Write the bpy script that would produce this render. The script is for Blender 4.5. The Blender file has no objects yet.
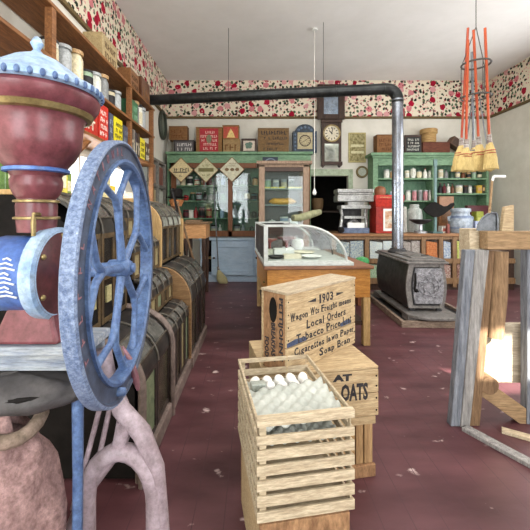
import bpy, bmesh, math, random
from mathutils import Vector, Matrix, Euler

RND = random.Random(11)
SC = bpy.context.scene
COL = SC.collection
PI = math.pi

# ------------------------------------------------------------------ camera geometry
EYE = 1.3          # camera height, metres
FPX = 350.0        # focal length in pixels of the 530 px frame
VX, VY = 255.0, 215.0   # vanishing point of the room's depth direction


def PX(px, y):
    return (px - VX) / FPX * y


def PZ(py, y):
    return EYE + (VY - py) / FPX * y


def P(px, py, y):
    return Vector((PX(px, y), y, PZ(py, y)))


# ------------------------------------------------------------------ materials
def lin(v):
    v = v / 255.0
    return v / 12.92 if v <= 0.04045 else ((v + 0.055) / 1.055) ** 2.4


def col(c):
    return (lin(c[0]), lin(c[1]), lin(c[2]), 1.0)


MATS = {}


def mat(name, c1, c2=None, scale=8.0, stretch=(1, 1, 1), rough=0.7, metal=0.0, bump=0.0, c3=None, detail=6.0, contrast=0.22, spec=0.35, grime=0.45):
    """noise blend of two or three colours in object space, stretched along an axis for grain"""
    if name in MATS:
        return MATS[name]
    m = bpy.data.materials.new(name)
    m.use_nodes = True
    nt = m.node_tree
    b = nt.nodes['Principled BSDF']
    b.inputs['Roughness'].default_value = rough
    b.inputs['Metallic'].default_value = metal
    b.inputs['Specular IOR Level'].default_value = spec
    if c2 is None:
        b.inputs['Base Color'].default_value = col(c1)
    else:
        tc = nt.nodes.new('ShaderNodeTexCoord')
        mp = nt.nodes.new('ShaderNodeMapping')
        mp.inputs['Scale'].default_value = stretch
        oi = nt.nodes.new('ShaderNodeObjectInfo')
        ml = nt.nodes.new('ShaderNodeMath')
        ml.operation = 'MULTIPLY'
        ml.inputs[1].default_value = 37.0
        nt.links.new(oi.outputs['Random'], ml.inputs[0])
        nt.links.new(ml.outputs[0], mp.inputs['Location'])
        nz = nt.nodes.new('ShaderNodeTexNoise')
        nz.inputs['Scale'].default_value = scale
        nz.inputs['Detail'].default_value = detail
        nz.inputs['Roughness'].default_value = 0.62
        rp = nt.nodes.new('ShaderNodeValToRGB')
        e = rp.color_ramp.elements
        e[0].position = 0.5 - contrast
        e[0].color = col(c1)
        e[1].position = 0.5 + contrast
        e[1].color = col(c2)
        if c3 is not None:
            k = e.new(min(0.97, 0.5 + contrast + 0.09))
            k.color = col(c3)
        nt.links.new(tc.outputs['Object'], mp.inputs['Vector'])
        nt.links.new(mp.outputs['Vector'], nz.inputs['Vector'])
        nt.links.new(nz.outputs['Fac'], rp.inputs['Fac'])
        gz = nt.nodes.new('ShaderNodeTexNoise')
        gz.inputs['Scale'].default_value = scale * 3.1
        gz.inputs['Detail'].default_value = 9.0
        gz.inputs['Roughness'].default_value = 0.72
        nt.links.new(mp.outputs['Vector'], gz.inputs['Vector'])
        gr = nt.nodes.new('ShaderNodeValToRGB')
        ge = gr.color_ramp.elements
        ge[0].position, ge[0].color = 0.34, (1 - grime, 1 - grime, 1 - grime * 1.05, 1)
        ge[1].position, ge[1].color = 0.62, (1, 1, 1, 1)
        nt.links.new(gz.outputs['Fac'], gr.inputs['Fac'])
        gm_ = nt.nodes.new('ShaderNodeMix')
        gm_.data_type = 'RGBA'
        gm_.blend_type = 'MULTIPLY'
        gm_.inputs['Factor'].default_value = 1.0
        nt.links.new(rp.outputs['Color'], gm_.inputs['A'])
        nt.links.new(gr.outputs['Color'], gm_.inputs['B'])
        nt.links.new(gm_.outputs['Result'], b.inputs['Base Color'])
        if bump:
            bp = nt.nodes.new('ShaderNodeBump')
            bp.inputs['Strength'].default_value = bump
            bp.inputs['Distance'].default_value = 0.01
            nt.links.new(nz.outputs['Fac'], bp.inputs['Height'])
            nt.links.new(bp.outputs['Normal'], b.inputs['Normal'])
    MATS[name] = m
    return m


def glass(name, tint=(250, 252, 251), refl=0.10, fres=0.22):
    if name in MATS:
        return MATS[name]
    m = bpy.data.materials.new(name)
    m.use_nodes = True
    nt = m.node_tree
    nt.nodes.clear()
    o = nt.nodes.new('ShaderNodeOutputMaterial')
    t = nt.nodes.new('ShaderNodeBsdfTransparent')
    t.inputs['Color'].default_value = col(tint)
    g = nt.nodes.new('ShaderNodeBsdfGlossy')
    g.inputs['Roughness'].default_value = 0.03
    lw = nt.nodes.new('ShaderNodeLayerWeight')
    lw.inputs['Blend'].default_value = 0.25
    ad = nt.nodes.new('ShaderNodeMath')
    ad.operation = 'MULTIPLY_ADD'
    ad.inputs[1].default_value = fres
    ad.inputs[2].default_value = refl
    mx = nt.nodes.new('ShaderNodeMixShader')
    nt.links.new(lw.outputs['Fresnel'], ad.inputs[0])
    nt.links.new(ad.outputs[0], mx.inputs['Fac'])
    nt.links.new(t.outputs[0], mx.inputs[1])
    nt.links.new(g.outputs[0], mx.inputs[2])
    nt.links.new(mx.outputs[0], o.inputs['Surface'])
    MATS[name] = m
    return m


def wallpaper(name):
    """cream paper with red and pink roses and dark green sprigs"""
    m = bpy.data.materials.new(name)
    m.use_nodes = True
    nt = m.node_tree
    b = nt.nodes['Principled BSDF']
    b.inputs['Roughness'].default_value = 0.85
    b.inputs['Specular IOR Level'].default_value = 0.1
    N, L = nt.nodes.new, nt.links.new
    tc = N('ShaderNodeTexCoord')
    sp = N('ShaderNodeSeparateXYZ')
    L(tc.outputs['Object'], sp.inputs[0])
    add = N('ShaderNodeMath')
    L(sp.outputs['X'], add.inputs[0])
    L(sp.outputs['Y'], add.inputs[1])
    cb = N('ShaderNodeCombineXYZ')
    L(add.outputs[0], cb.inputs['X'])
    L(sp.outputs['Z'], cb.inputs['Y'])
    nz = N('ShaderNodeTexNoise')
    nz.inputs['Scale'].default_value = 16.0
    nz.inputs['Detail'].default_value = 2.0
    L(cb.outputs[0], nz.inputs['Vector'])
    dm = N('ShaderNodeVectorMath')
    dm.operation = 'MULTIPLY_ADD'
    dm.inputs[1].default_value = (0.06, 0.06, 0)
    L(nz.outputs['Color'], dm.inputs[0])
    L(cb.outputs[0], dm.inputs[2])

    def layer(scale, rad, keep, offs, base):
        mp = N('ShaderNodeMapping')
        mp.inputs['Location'].default_value = offs
        L(dm.outputs[0], mp.inputs['Vector'])
        vo = N('ShaderNodeTexVoronoi')
        vo.voronoi_dimensions = '2D'
        vo.inputs['Scale'].default_value = scale
        vo.inputs['Randomness'].default_value = 0.85
        L(mp.outputs[0], vo.inputs['Vector'])
        lt = N('ShaderNodeMath')
        lt.operation = 'LESS_THAN'
        lt.inputs[1].default_value = rad
        L(vo.outputs['Distance'], lt.inputs[0])
        sc_ = N('ShaderNodeSeparateColor')
        L(vo.outputs['Color'], sc_.inputs[0])
        gt = N('ShaderNodeMath')
        gt.operation = 'GREATER_THAN'
        gt.inputs[1].default_value = 1 - keep
        L(sc_.outputs[0], gt.inputs[0])
        mu = N('ShaderNodeMath')
        mu.operation = 'MULTIPLY'
        L(lt.outputs[0], mu.inputs[0])
        L(gt.outputs[0], mu.inputs[1])
        rp = N('ShaderNodeValToRGB')
        rp.color_ramp.interpolation = 'CONSTANT'
        el = rp.color_ramp.elements
        cols = base
        el[0].position = 0.0
        el[0].color = col(cols[0])
        el[1].position = 1.0 / len(cols)
        el[1].color = col(cols[1])
        for i in range(2, len(cols)):
            k = el.new(i / len(cols))
            k.color = col(cols[i])
        L(sc_.outputs[1], rp.inputs[0])
        return mu, rp

    cur = None
    base = (222, 212, 190)
    for args in ((13, 0.36, 0.62, (3, 1, 0), [(52, 66, 50), (88, 104, 78), (38, 48, 40)]),
                 (20, 0.30, 0.30, (7, 5, 0), [(196, 130, 130), (150, 60, 70), (214, 160, 150)]),
                 (6.0, 0.36, 0.45, (0, 0, 0), [(166, 28, 54), (200, 124, 128), (150, 26, 48), (206, 150, 150)]),
                 (14, 0.16, 0.45, (0.02, 0.03, 0), [(104, 18, 36), (232, 170, 170)])):
        mk, rp = layer(*args)
        mx = N('ShaderNodeMix')
        mx.data_type = 'RGBA'
        L(mk.outputs[0], mx.inputs['Factor'])
        if cur is None:
            mx.inputs['A'].default_value = col(base)
        else:
            L(cur, mx.inputs['A'])
        L(rp.outputs[0], mx.inputs['B'])
        cur = mx.outputs['Result']
    L(cur, b.inputs['Base Color'])
    return m


def floor_mat(name):
    m = bpy.data.materials.new(name)
    m.use_nodes = True
    nt = m.node_tree
    b = nt.nodes['Principled BSDF']
    b.inputs['Roughness'].default_value = 0.42
    b.inputs['Specular IOR Level'].default_value = 0.4
    N, L = nt.nodes.new, nt.links.new
    tc = N('ShaderNodeTexCoord')
    def noise(scale, st, det=6):
        mp = N('ShaderNodeMapping')
        mp.inputs['Scale'].default_value = st
        L(tc.outputs['Object'], mp.inputs[0])
        z = N('ShaderNodeTexNoise')
        z.inputs['Scale'].default_value = scale
        z.inputs['Detail'].default_value = det
        L(mp.outputs[0], z.inputs['Vector'])
        return z
    a = noise(3.0, (0.55, 1.6, 1))
    rp = N('ShaderNodeValToRGB')
    e = rp.color_ramp.elements
    e[0].position, e[0].color = 0.3, col((60, 31, 35))
    e[1].position, e[1].color = 0.76, col((100, 63, 67))
    L(a.outputs['Fac'], rp.inputs[0])
    w = noise(7.0, (1, 1.5, 1), 8)
    r2 = N('ShaderNodeValToRGB')
    r2.color_ramp.elements[0].position = 0.655
    r2.color_ramp.elements[1].position = 0.74
    L(w.outputs['Fac'], r2.inputs[0])
    mx = N('ShaderNodeMix')
    mx.data_type = 'RGBA'
    L(r2.outputs[0], mx.inputs['Factor'])
    L(rp.outputs[0], mx.inputs['A'])
    mx.inputs['B'].default_value = col((196, 176, 172))
    # seams between the boards, which run across the room
    sp = N('ShaderNodeSeparateXYZ')
    L(tc.outputs['Object'], sp.inputs[0])
    mm = N('ShaderNodeMath')
    mm.operation = 'MULTIPLY'
    mm.inputs[1].default_value = 7.5
    L(sp.outputs['X'], mm.inputs[0])
    fr = N('ShaderNodeMath')
    fr.operation = 'FRACT'
    L(mm.outputs[0], fr.inputs[0])
    lt = N('ShaderNodeMath')
    lt.operation = 'LESS_THAN'
    lt.inputs[1].default_value = 0.03
    L(fr.outputs[0], lt.inputs[0])
    m2 = N('ShaderNodeMix')
    m2.data_type = 'RGBA'
    L(lt.outputs[0], m2.inputs['Factor'])
    L(mx.outputs['Result'], m2.inputs['A'])
    m2.inputs['B'].default_value = col((66, 38, 44))
    L(m2.outputs['Result'], b.inputs['Base Color'])
    bp = N('ShaderNodeBump')
    bp.inputs['Strength'].default_value = 0.25
    bp.inputs['Distance'].default_value = 0.01
    L(w.outputs['Fac'], bp.inputs['Height'])
    L(bp.outputs['Normal'], b.inputs['Normal'])
    return m


G = (1, 1, 12)
W = {
    # plain wall paints
    'plaster': mat('cream_plaster', (205, 201, 188), (222, 219, 208), 2.0, rough=0.9, spec=0.1, grime=0.06),
    'ceil': mat('ceiling_paint', (226, 224, 220), (236, 234, 231), 1.5, rough=0.95, spec=0.05, grime=0.03),
    'green': mat('green_cabinet_paint', (100, 138, 104), (134, 168, 134), 6, (1, 1, 3), rough=0.55),
    'green_dark': mat('green_inner_boards', (84, 122, 98), (116, 150, 122), 6, (6, 1, 1), rough=0.7),
    'green_pale': mat('pale_green_trim_paint', (166, 180, 152), (182, 194, 168), 5, rough=0.6),
    'blue_pale': mat('pale_blue_cabinet_paint', (170, 196, 220), (196, 216, 234), 5, (1, 1, 3), rough=0.5, grime=0.14),
    'brown': mat('brown_door_wood', (100, 58, 32), (140, 88, 50), 6, (8, 8, 1), rough=0.5),
    'dark': mat('dark_walnut', (48, 34, 28), (78, 54, 42), 7, (8, 8, 1), rough=0.45),
    'black': mat('dull_black', (18, 16, 16), (34, 30, 28), 6, rough=0.7, spec=0.12),  # even black shared by wood, felt and iron parts
    'tan': mat('tan_board', (182, 144, 92), (214, 180, 126), 6, (10, 10, 1), rough=0.6, bump=0.1),
    'oak': mat('honey_oak', (168, 108, 44), (210, 150, 74), 7, (1, 10, 10), rough=0.45, bump=0.08),
    'shelfwood': mat('orange_shelf_pine', (104, 66, 38), (166, 112, 66), 6, (10, 1, 10), rough=0.6),
    'crate': mat('weathered_crate_pine', (160, 134, 102), (212, 190, 154), 5, (2, 2, 14), rough=0.8, bump=0.25, c3=(224, 206, 172)),
    'crate_h': mat('weathered_crate_pine_level', (162, 134, 98), (214, 190, 150), 5, (1.5, 14, 14), rough=0.8, bump=0.25, c3=(226, 208, 174)),
    'crate_dark': mat('brown_crate_end', (126, 90, 62), (178, 138, 100), 6, (6, 6, 2), rough=0.8, bump=0.2, c3=(190, 152, 110)),
    'slat': mat('pale_slat_pine', (164, 144, 116), (216, 200, 172), 5, (2, 14, 14), rough=0.8, bump=0.25, c3=(222, 212, 190)),
    'grey_wood': mat('grey_weathered_plank', (88, 92, 102), (150, 154, 162), 6, (9, 9, 0.8), rough=0.85, bump=0.5, c3=(206, 206, 206)),
    'grey_wood2': mat('pale_grey_plank', (116, 114, 114), (178, 174, 170), 6, (9, 9, 0.8), rough=0.85, bump=0.5, c3=(222, 218, 212)),
    'brown_plank': mat('brown_plank', (96, 72, 52), (146, 116, 86), 6, (9, 9, 0.8), rough=0.85, bump=0.4),
    'log': mat('peeled_log', (112, 86, 62), (170, 138, 104), 5, (7, 7, 0.8), rough=0.8, bump=0.3),
    'yellow_board': mat('yellow_tan_board', (134, 106, 76), (178, 148, 112), 5, (1, 9, 9), rough=0.8, bump=0.2),
    'bluewhite_wood': mat('blue_grey_tabletop', (116, 128, 150), (184, 188, 190), 5, (1.5, 12, 12), rough=0.7, bump=0.3, c3=(112, 134, 176)),
    # metals
    'iron_blue': mat('worn_blue_iron', (64, 86, 130), (104, 130, 172), 26, rough=0.42, bump=0.15, c3=(160, 178, 204), contrast=0.2),
    'iron_speckle': mat('speckled_blue_iron', (80, 98, 134), (140, 156, 184), 90, rough=0.48, bump=0.25, c3=(192, 200, 212), contrast=0.16),
    'iron_face': mat('slate_blue_iron', (50, 56, 72), (78, 90, 114), 14, rough=0.42, bump=0.15, contrast=0.2),
    'iron_red': mat('worn_maroon_iron', (96, 46, 52), (136, 80, 86), 9, rough=0.3, bump=0.1, c3=(166, 128, 130), contrast=0.26),
    'iron_red_dark': mat('dark_maroon_iron', (72, 34, 36), (106, 58, 60), 12, rough=0.4),
    'iron_pink': mat('pinkish_grey_iron', (140, 122, 128), (186, 170, 178), 9, rough=0.45, bump=0.15, c3=(150, 96, 106)),
    'blue_ring': mat('bright_blue_enamel', (72, 108, 178), (104, 138, 200), 12, rough=0.35),
    'blue_label': mat('blue_label_enamel', (56, 88, 160), (92, 124, 190), 12, rough=0.4),
    'sky_ring': mat('sky_blue_enamel', (130, 164, 206), (186, 206, 226), 14, rough=0.4),
    'brass': mat('dull_brass', (122, 104, 66), (176, 156, 108), 12, rough=0.35, metal=0.5),
    'steel': mat('bare_steel', (170, 172, 176), (206, 208, 212), 10, rough=0.3, metal=0.75),
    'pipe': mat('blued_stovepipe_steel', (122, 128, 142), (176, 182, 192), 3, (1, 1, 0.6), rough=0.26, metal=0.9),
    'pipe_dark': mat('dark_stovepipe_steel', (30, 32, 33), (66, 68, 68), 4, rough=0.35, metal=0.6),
    'cast': mat('black_cast_iron', (40, 40, 43), (82, 80, 80), 10, rough=0.5, metal=0.3, bump=0.3, c3=(110, 104, 100)),
    'cast_top': mat('grey_cast_iron_lid', (106, 103, 102), (150, 146, 142), 9, rough=0.45, metal=0.35, bump=0.15),
    'cast_orn': mat('silvered_cast_iron', (104, 104, 108), (178, 178, 184), 26, rough=0.42, metal=0.35, bump=0.7, contrast=0.16),
    'hood': mat('dark_japanned_tin', (34, 33, 34), (70, 67, 66), 9, rough=0.32, metal=0.3, bump=0.15, c3=(112, 108, 100)),
    'rib': mat('worn_tin_rib', (70, 66, 60), (116, 110, 100), 14, rough=0.4, metal=0.3),
    'bin_gold': mat('gilt_frame', (60, 48, 36), (110, 90, 60), 16, rough=0.45),
    'bin_dark': mat('bin_black_paint', (40, 34, 32), (68, 56, 50), 10, rough=0.45),
    'arch': mat('grey_brown_arch', (96, 82, 76), (140, 122, 114), 10, rough=0.6),
    'nickel': mat('nickel_scale_metal', (146, 146, 144), (200, 200, 198), 14, rough=0.28, metal=0.6, c3=(226, 226, 224)),
    'galv': mat('galvanised_grey', (92, 96, 102), (140, 144, 150), 9, rough=0.4, metal=0.5),
    # cloth, paper and goods
    'white': mat('white_paint', (216, 218, 214), (234, 234, 230), 8, rough=0.5, grime=0.12),
    'case_white': mat('greyed_white_frame', (184, 190, 186), (210, 214, 210), 8, rough=0.4, grime=0.2),
    'paper': mat('cream_paper', (206, 198, 174), (226, 218, 198), 7, rough=0.9, grime=0.12),
    'ink': mat('black_ink', (38, 36, 40), (66, 62, 64), 30, rough=0.9),
    'ink_blue': mat('blue_ink', (52, 62, 92), (92, 100, 122), 30, rough=0.9),
    'red_letter': mat('faded_red_paint', (122, 86, 98), (160, 120, 128), 30, rough=0.7),
    'straw': mat('broom_straw', (172, 146, 88), (224, 200, 138), 14, (16, 16, 0.8), rough=0.9, bump=0.5, grime=0.28),
    'straw_pale': mat('pale_broom_straw', (180, 172, 124), (214, 206, 162), 14, (16, 16, 0.8), rough=0.9, bump=0.5),
    'orange': mat('orange_red_handle', (158, 58, 26), (192, 86, 44), 9, (8, 8, 1), rough=0.4),
    'twine': mat('red_wire_binding', (96, 66, 62), (190, 186, 180), 60, (0.1, 0.1, 3), rough=0.5, contrast=0.1),
    'egg': mat('eggshell_white', (232, 230, 224), (244, 242, 238), 10, rough=0.45, grime=0.05),
    'tray': mat('grey_pulp_tray', (158, 162, 154), (192, 194, 186), 12, rough=0.9, bump=0.1, grime=0.12),
    'burlap': mat('rosy_brown_burlap', (112, 84, 82), (186, 152, 148), 26, rough=0.95, bump=0.6, c3=(214, 190, 176)),
    'leather': mat('charcoal_leather', (52, 50, 52), (88, 84, 84), 6, rough=0.6, bump=0.2),
    'red': mat('red_tin', (176, 40, 34), (204, 62, 50), 9, rough=0.4),
    'red_can': mat('deep_red_enamel', (140, 34, 30), (184, 56, 46), 8, rough=0.35),
    'crock': mat('blue_grey_stoneware', (150, 164, 180), (192, 202, 212), 7, rough=0.3),
    'glassjar': mat('pale_jar_glass', (176, 186, 180), (206, 212, 206), 14, rough=0.15),
    'pane': glass('window_glass', refl=0.01),
    'caseglass': glass('showcase_glass', refl=0.012),
    'doorglass': glass('cabinet_door_glass', (240, 246, 246), refl=0.028, fres=0.2),
    'wire': mat('dark_wire', (70, 66, 62)),
    'cord': mat('white_cord', (228, 224, 214)),
}


def plain(c, rough=0.6, vary=0.14):
    nm = 'paint_%d_%d_%d' % c
    d = tuple(min(255, int(v * (1 + vary) + 6)) for v in c)
    return mat(nm, c, d, 18, rough=rough)


# ------------------------------------------------------------------ mesh building
class MB:
    def __init__(self, T=None):
        self.bm = bmesh.new()
        self.T = T or Matrix.Identity(4)

    def _v(self, p, M=None):
        p = Vector(p)
        if M is not None:
            p = M @ p
        return self.bm.verts.new(self.T @ p)

    def _f(self, vs):
        try:
            return self.bm.faces.new(vs)
        except ValueError:
            return None

    def box(self, x0, x1, y0, y1, z0, z1, M=None):
        v = [self._v((x, y, z), M) for z in (z0, z1) for y in (y0, y1) for x in (x0, x1)]
        for q in ((0, 2, 3, 1), (4, 5, 7, 6), (0, 1, 5, 4), (2, 6, 7, 3), (0, 4, 6, 2), (1, 3, 7, 5)):
            self._f([v[i] for i in q])
        return self

    def hexa(self, b, t):
        v = [self._v(p) for p in list(b) + list(t)]
        for q in ((3, 2, 1, 0), (4, 5, 6, 7), (0, 1, 5, 4), (1, 2, 6, 5), (2, 3, 7, 6), (3, 0, 4, 7)):
            self._f([v[i] for i in q])
        return self

    def prism(self, poly, axis, a0, a1, M=None):
        def mk(p, a):
            if axis == 'y':
                return (p[0], a, p[1])
            if axis == 'x':
                return (a, p[0], p[1])
            return (p[0], p[1], a)
        A = [self._v(mk(p, a0), M) for p in poly]
        B = [self._v(mk(p, a1), M) for p in poly]
        n = len(poly)
        for i in range(n):
            self._f([A[i], A[(i + 1) % n], B[(i + 1) % n], B[i]])
        self._f(A[::-1])
        self._f(B)
        return self

    def tube(self, pts, r, n=8, flat=None, up=None, closed=False):
        """round (or flattened: radii r and flat) tube along points"""
        pts = [Vector(p) for p in pts]
        k = len(pts)
        rs = r if isinstance(r, (list, tuple)) else [r] * k
        rings = []
        for i, p in enumerate(pts):
            if closed:
                d = pts[(i + 1) % k] - pts[i - 1]
            else:
                d = pts[min(i + 1, k - 1)] - pts[max(i - 1, 0)]
            d.normalize()
            if up or i == 0:
                u = Vector(up) if up else (Vector((0, 0, 1)) if abs(d.z) < 0.95 else Vector((0, 1, 0)))
                a = d.cross(u)
            else:
                a = a - d * a.dot(d)      # carry the ring's frame along the path
            a.normalize()
            b = a.cross(d)
            rr = rs[i]
            r2 = rr if flat is None else flat
            rings.append([self._v(p + a * rr * math.cos(t) + b * r2 * math.sin(t)) for t in [2 * PI * j / n for j in range(n)]])
        m = k if closed else k - 1
        for i in range(m):
            A, B = rings[i], rings[(i + 1) % k]
            for j in range(n):
                self._f([A[j], A[(j + 1) % n], B[(j + 1) % n], B[j]])
        if not closed:
            self._f(rings[0][::-1])
            self._f(rings[-1])
        return self

    def cyl(self, p0, p1, r0, r1=None, n=16):
        return self.tube([p0, p1], [r0, r0 if r1 is None else r1], n)

    def lathe(self, prof, c=(0, 0, 0), n=24, M=None):
        """profile of (radius, height) turned about the upright axis through c"""
        rings = []
        c = Vector(c)
        for r, z in prof:
            if r < 1e-5:
                rings.append([self._v(c + Vector((0, 0, z)), M)])
            else:
                rings.append([self._v(c + Vector((r * math.cos(t), r * math.sin(t), z)), M) for t in [2 * PI * j / n for j in range(n)]])
        for A, B in zip(rings, rings[1:]):
            for j in range(n):
                q = [A[j % len(A)], A[(j + 1) % len(A)], B[(j + 1) % len(B)], B[j % len(B)]]
                u = []
                for x in q:
                    if x not in u:
                        u.append(x)
                if len(u) > 2:
                    self._f(u)
        if len(rings[0]) > 2 and len(rings[-1]) > 2 and tuple(prof[0]) != tuple(prof[-1]):
            A, B = rings[-1], rings[0]
            for j in range(n):
                self._f([A[j], A[(j + 1) % n], B[(j + 1) % n], B[j]])
        return self

    def ball(self, c, rx, ry=None, rz=None, u=14, v=9):
        ry = rx if ry is None else ry
        rz = rx if rz is None else rz
        prof = [(math.sin(PI * i / v), -math.cos(PI * i / v)) for i in range(v + 1)]
        M = Matrix.Translation(Vector(c)) @ Matrix.Diagonal((rx, ry, rz, 1))
        return self.lathe([(max(0, a) if 0 < i < v else 0, b) for i, (a, b) in enumerate(prof)], (0, 0, 0), u, M)

    def text(self, s, size, M, width=None, height=None, extrude=0.0008, bold=0.0, shear=0.0):
        cu = bpy.data.curves.new('lettering', 'FONT')
        cu.body = s
        cu.size = size
        cu.extrude = extrude
        cu.offset = bold
        cu.shear = shear
        cu.resolution_u = 2
        cu.align_x = 'CENTER'
        cu.align_y = 'CENTER'
        ob = bpy.data.objects.new('lettering', cu)
        COL.objects.link(ob)
        bpy.context.view_layer.update()
        me = bpy.data.meshes.new_from_object(ob.evaluated_get(bpy.context.evaluated_depsgraph_get()))
        xs = [v.co.x for v in me.vertices]
        ys = [v.co.y for v in me.vertices]
        if xs:
            cx, cy = (min(xs) + max(xs)) / 2, (min(ys) + max(ys)) / 2
            sx = width / (max(xs) - min(xs)) if width else 1.0
            sy = height / (max(ys) - min(ys)) if height else (1.0 if not width else sx)
            if not width and height:
                sx = sy
            S = Matrix.Diagonal((sx, sy, 1, 1)) @ Matrix.Translation((-cx, -cy, 0))
            vs = [self._v(v.co, M @ S) for v in me.vertices]
            for p in me.polygons:
                self._f([vs[i] for i in p.vertices])
        bpy.data.objects.remove(ob)
        bpy.data.meshes.remove(me)
        bpy.data.curves.remove(cu)
        return self

    def hand_text(self, s, M, width, height, seed=1, extrude=0.0006):
        """brush lettering: every character set a little off its line, capitals larger"""
        r_ = random.Random(seed)
        adv = {'i': .3, 'l': .3, 'I': .35, 't': .42, 'f': .42, 'r': .45, 'W': 1.15, 'm': 1.0, 'w': .9, '1': .5, ' ': .42, 's': .52, 'L': .66}
        ws = [adv.get(ch, .82 if ch.isupper() else .64) for ch in s]
        tot = sum(ws)
        x = -width / 2
        for ch, w_ in zip(s, ws):
            w = w_ / tot * width
            if ch != ' ':
                up = ch.isupper() or ch.isdigit()
                tall = up or ch in 'tlfhdbk'
                h = height * ((1.0 if up else .86 if tall else .6) * (1 + .1 * (r_.random() - .5)))
                if ch in 'gpyq':
                    h = height * .8
                base = -height / 2 + (-.22 * height if ch in 'gpyq' else 0) + height * .06 * (r_.random() - .5)
                self.text(ch, .05, M @ Matrix.Translation((x + w / 2, base + h / 2, 0)) @ Matrix.Rotation(.16 * (r_.random() - .5), 4, 'Z'), width=w * (.5 if ch in 'ilI1' else .82), height=h, extrude=extrude, bold=.0012)
                if up or ch in 'ilhnrmt':
                    self.box(-w * .3, w * .3, -.0013, .0013, -extrude, extrude, M @ Matrix.Translation((x + w / 2, base, 0)))
            x += w
        return self

    def marks(self, x0, x1, z0, z1, rows, M, rnd=RND, t=0.0008):
        """rows of small illegible strokes in a plane's own x, y"""
        h = (z1 - z0) / rows
        for r in range(rows):
            b = z0 + r * h
            ch = h * 0.62
            x = x0 + rnd.random() * 0.12 * (x1 - x0)
            e = x1 - rnd.random() * 0.12 * (x1 - x0)
            while x < e:
                w = ch * (0.3 + 0.4 * rnd.random())
                if rnd.random() < 0.86:
                    k = ch * 0.22
                    self.box(x, x + k, b, b + ch, 0, t, M)
                    q = b + ch * rnd.choice((0, 0.4, 0.78))
                    self.box(x + k, x + w, q, q + k, 0, t, M)
                x += w + ch * 0.2
        return self

    def build(self, name, m, parent=None, label=None, smooth=None, bevel=0.0, kind=None):
        bmesh.ops.recalc_face_normals(self.bm, faces=self.bm.faces)
        me = bpy.data.meshes.new(name)
        self.bm.to_mesh(me)
        self.bm.free()
        me.materials.append(m)
        if smooth:
            me.shade_smooth()
            me.set_sharp_from_angle(angle=math.radians(smooth))
        o = bpy.data.objects.new(name, me)
        COL.objects.link(o)
        if parent is not None:
            o.parent = parent
        if label:
            o['label'] = label
        if kind:
            o['kind'] = kind
        if bevel:
            bv = o.modifiers.new('soft_edges', 'BEVEL')
            bv.width = bevel
            bv.segments = 2
            bv.limit_method = 'ANGLE'
        return o


def tag(o, label, cat, group=None, kind=None):
    o['label'] = label
    o['category'] = cat
    if group:
        o['group'] = group
    if kind:
        o['kind'] = kind
    return o


def thing(name, label, cat, loc=(0, 0, 0), rz=0.0, group=None):
    o = bpy.data.objects.new(name, None)
    COL.objects.link(o)
    o.location = loc
    o.rotation_euler = (0, 0, rz)
    o.empty_display_size = 0.05
    return tag(o, label, cat, group)


def copy_tree(o, parent=None):
    c = o.copy()
    COL.objects.link(c)
    if parent is not None:
        c.parent = parent
    for ch in list(o.children):
        copy_tree(ch, c)
    return c


def struct(name, mb, m, smooth=None, bevel=0):
    o = mb.build(name, m, smooth=smooth, bevel=bevel)
    o['kind'] = 'structure'
    return o


FRONT = Matrix.Rotation(PI / 2, 4, 'X')                       # text plane -> faces the camera (-Y)
EAST = Matrix.Rotation(PI / 2, 4, 'Z') @ Matrix.Rotation(PI / 2, 4, 'X')    # faces +X


def at(M, p):
    return Matrix.Translation(Vector(p)) @ M


ORD = ['first', 'second', 'third', 'fourth', 'fifth', 'sixth', 'seventh', 'eighth', 'ninth', 'tenth', 'eleventh', 'twelfth',
       'thirteenth', 'fourteenth', 'fifteenth', 'sixteenth']


def mbw(root):
    """a mesh builder that takes world coordinates and stores them local to a thing"""
    M = Matrix.Translation(root.location) @ root.rotation_euler.to_matrix().to_4x4()
    return MB(M.inverted())


def solo(base, fn, name, m, label, cat, group=None, smooth=None, bevel=0.0, rz=0.0):
    """a thing that is one mesh, authored in its own coordinates"""
    mb = MB()
    fn(mb)
    o = mb.build(name, m, smooth=smooth, bevel=bevel)
    o.location = base
    o.rotation_euler = (0, 0, rz)
    return tag(o, label, cat, group)


# ================================================================== THE SETTING
XL, XR, YB, ZC = -1.85, 4.9, 7.34, 4.12
YF = -1.6
struct('floor', MB().box(XL - 0.1, XR + 0.1, YF - 0.1, YB + 3.0, -0.1, 0.0), floor_mat('maroon_floor_boards'))
struct('ceiling', MB().box(XL - 0.1, XR + 0.1, YF - 0.1, YB + 0.1, ZC, ZC + 0.1), W['ceil'])
# back wall with a doorway to a dark room
DX0, DX1, DZ = PX(310, YB), PX(348, YB), PZ(176, YB)
wb = MB().box(XL - 0.1, DX0, YB, YB + 0.12, 0, ZC).box(DX1, XR + 0.1, YB, YB + 0.12, 0, ZC).box(DX0, DX1, YB, YB + 0.12, DZ, ZC)
struct('wall_back', wb, W['plaster'])
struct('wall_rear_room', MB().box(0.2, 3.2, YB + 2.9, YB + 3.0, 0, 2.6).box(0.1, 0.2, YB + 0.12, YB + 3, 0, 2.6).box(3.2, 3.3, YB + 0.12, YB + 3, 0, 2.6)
       .box(0.1, 3.3, YB + 0.12, YB + 3, 2.6, 2.7), mat('dim_room_shade', (44, 40, 36), (62, 56, 50), 4))  # darkness beyond the doorway is put into the wall colour
# left wall with a low wide window above the bins
LW = (3.0, 5.0, 1.46, 1.96)
wl = MB().box(XL - 0.1, XL, YF, LW[0], 0, ZC).box(XL - 0.1, XL, LW[1], YB, 0, ZC).box(XL - 0.1, XL, LW[0], LW[1], 0, LW[2]).box(XL - 0.1, XL, LW[0], LW[1], LW[3], ZC)
struct('wall_left', wl, W['plaster'])
struct('wall_right', MB().box(XR, XR + 0.1, YF, YB, 0, ZC), W['plaster'])
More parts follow.
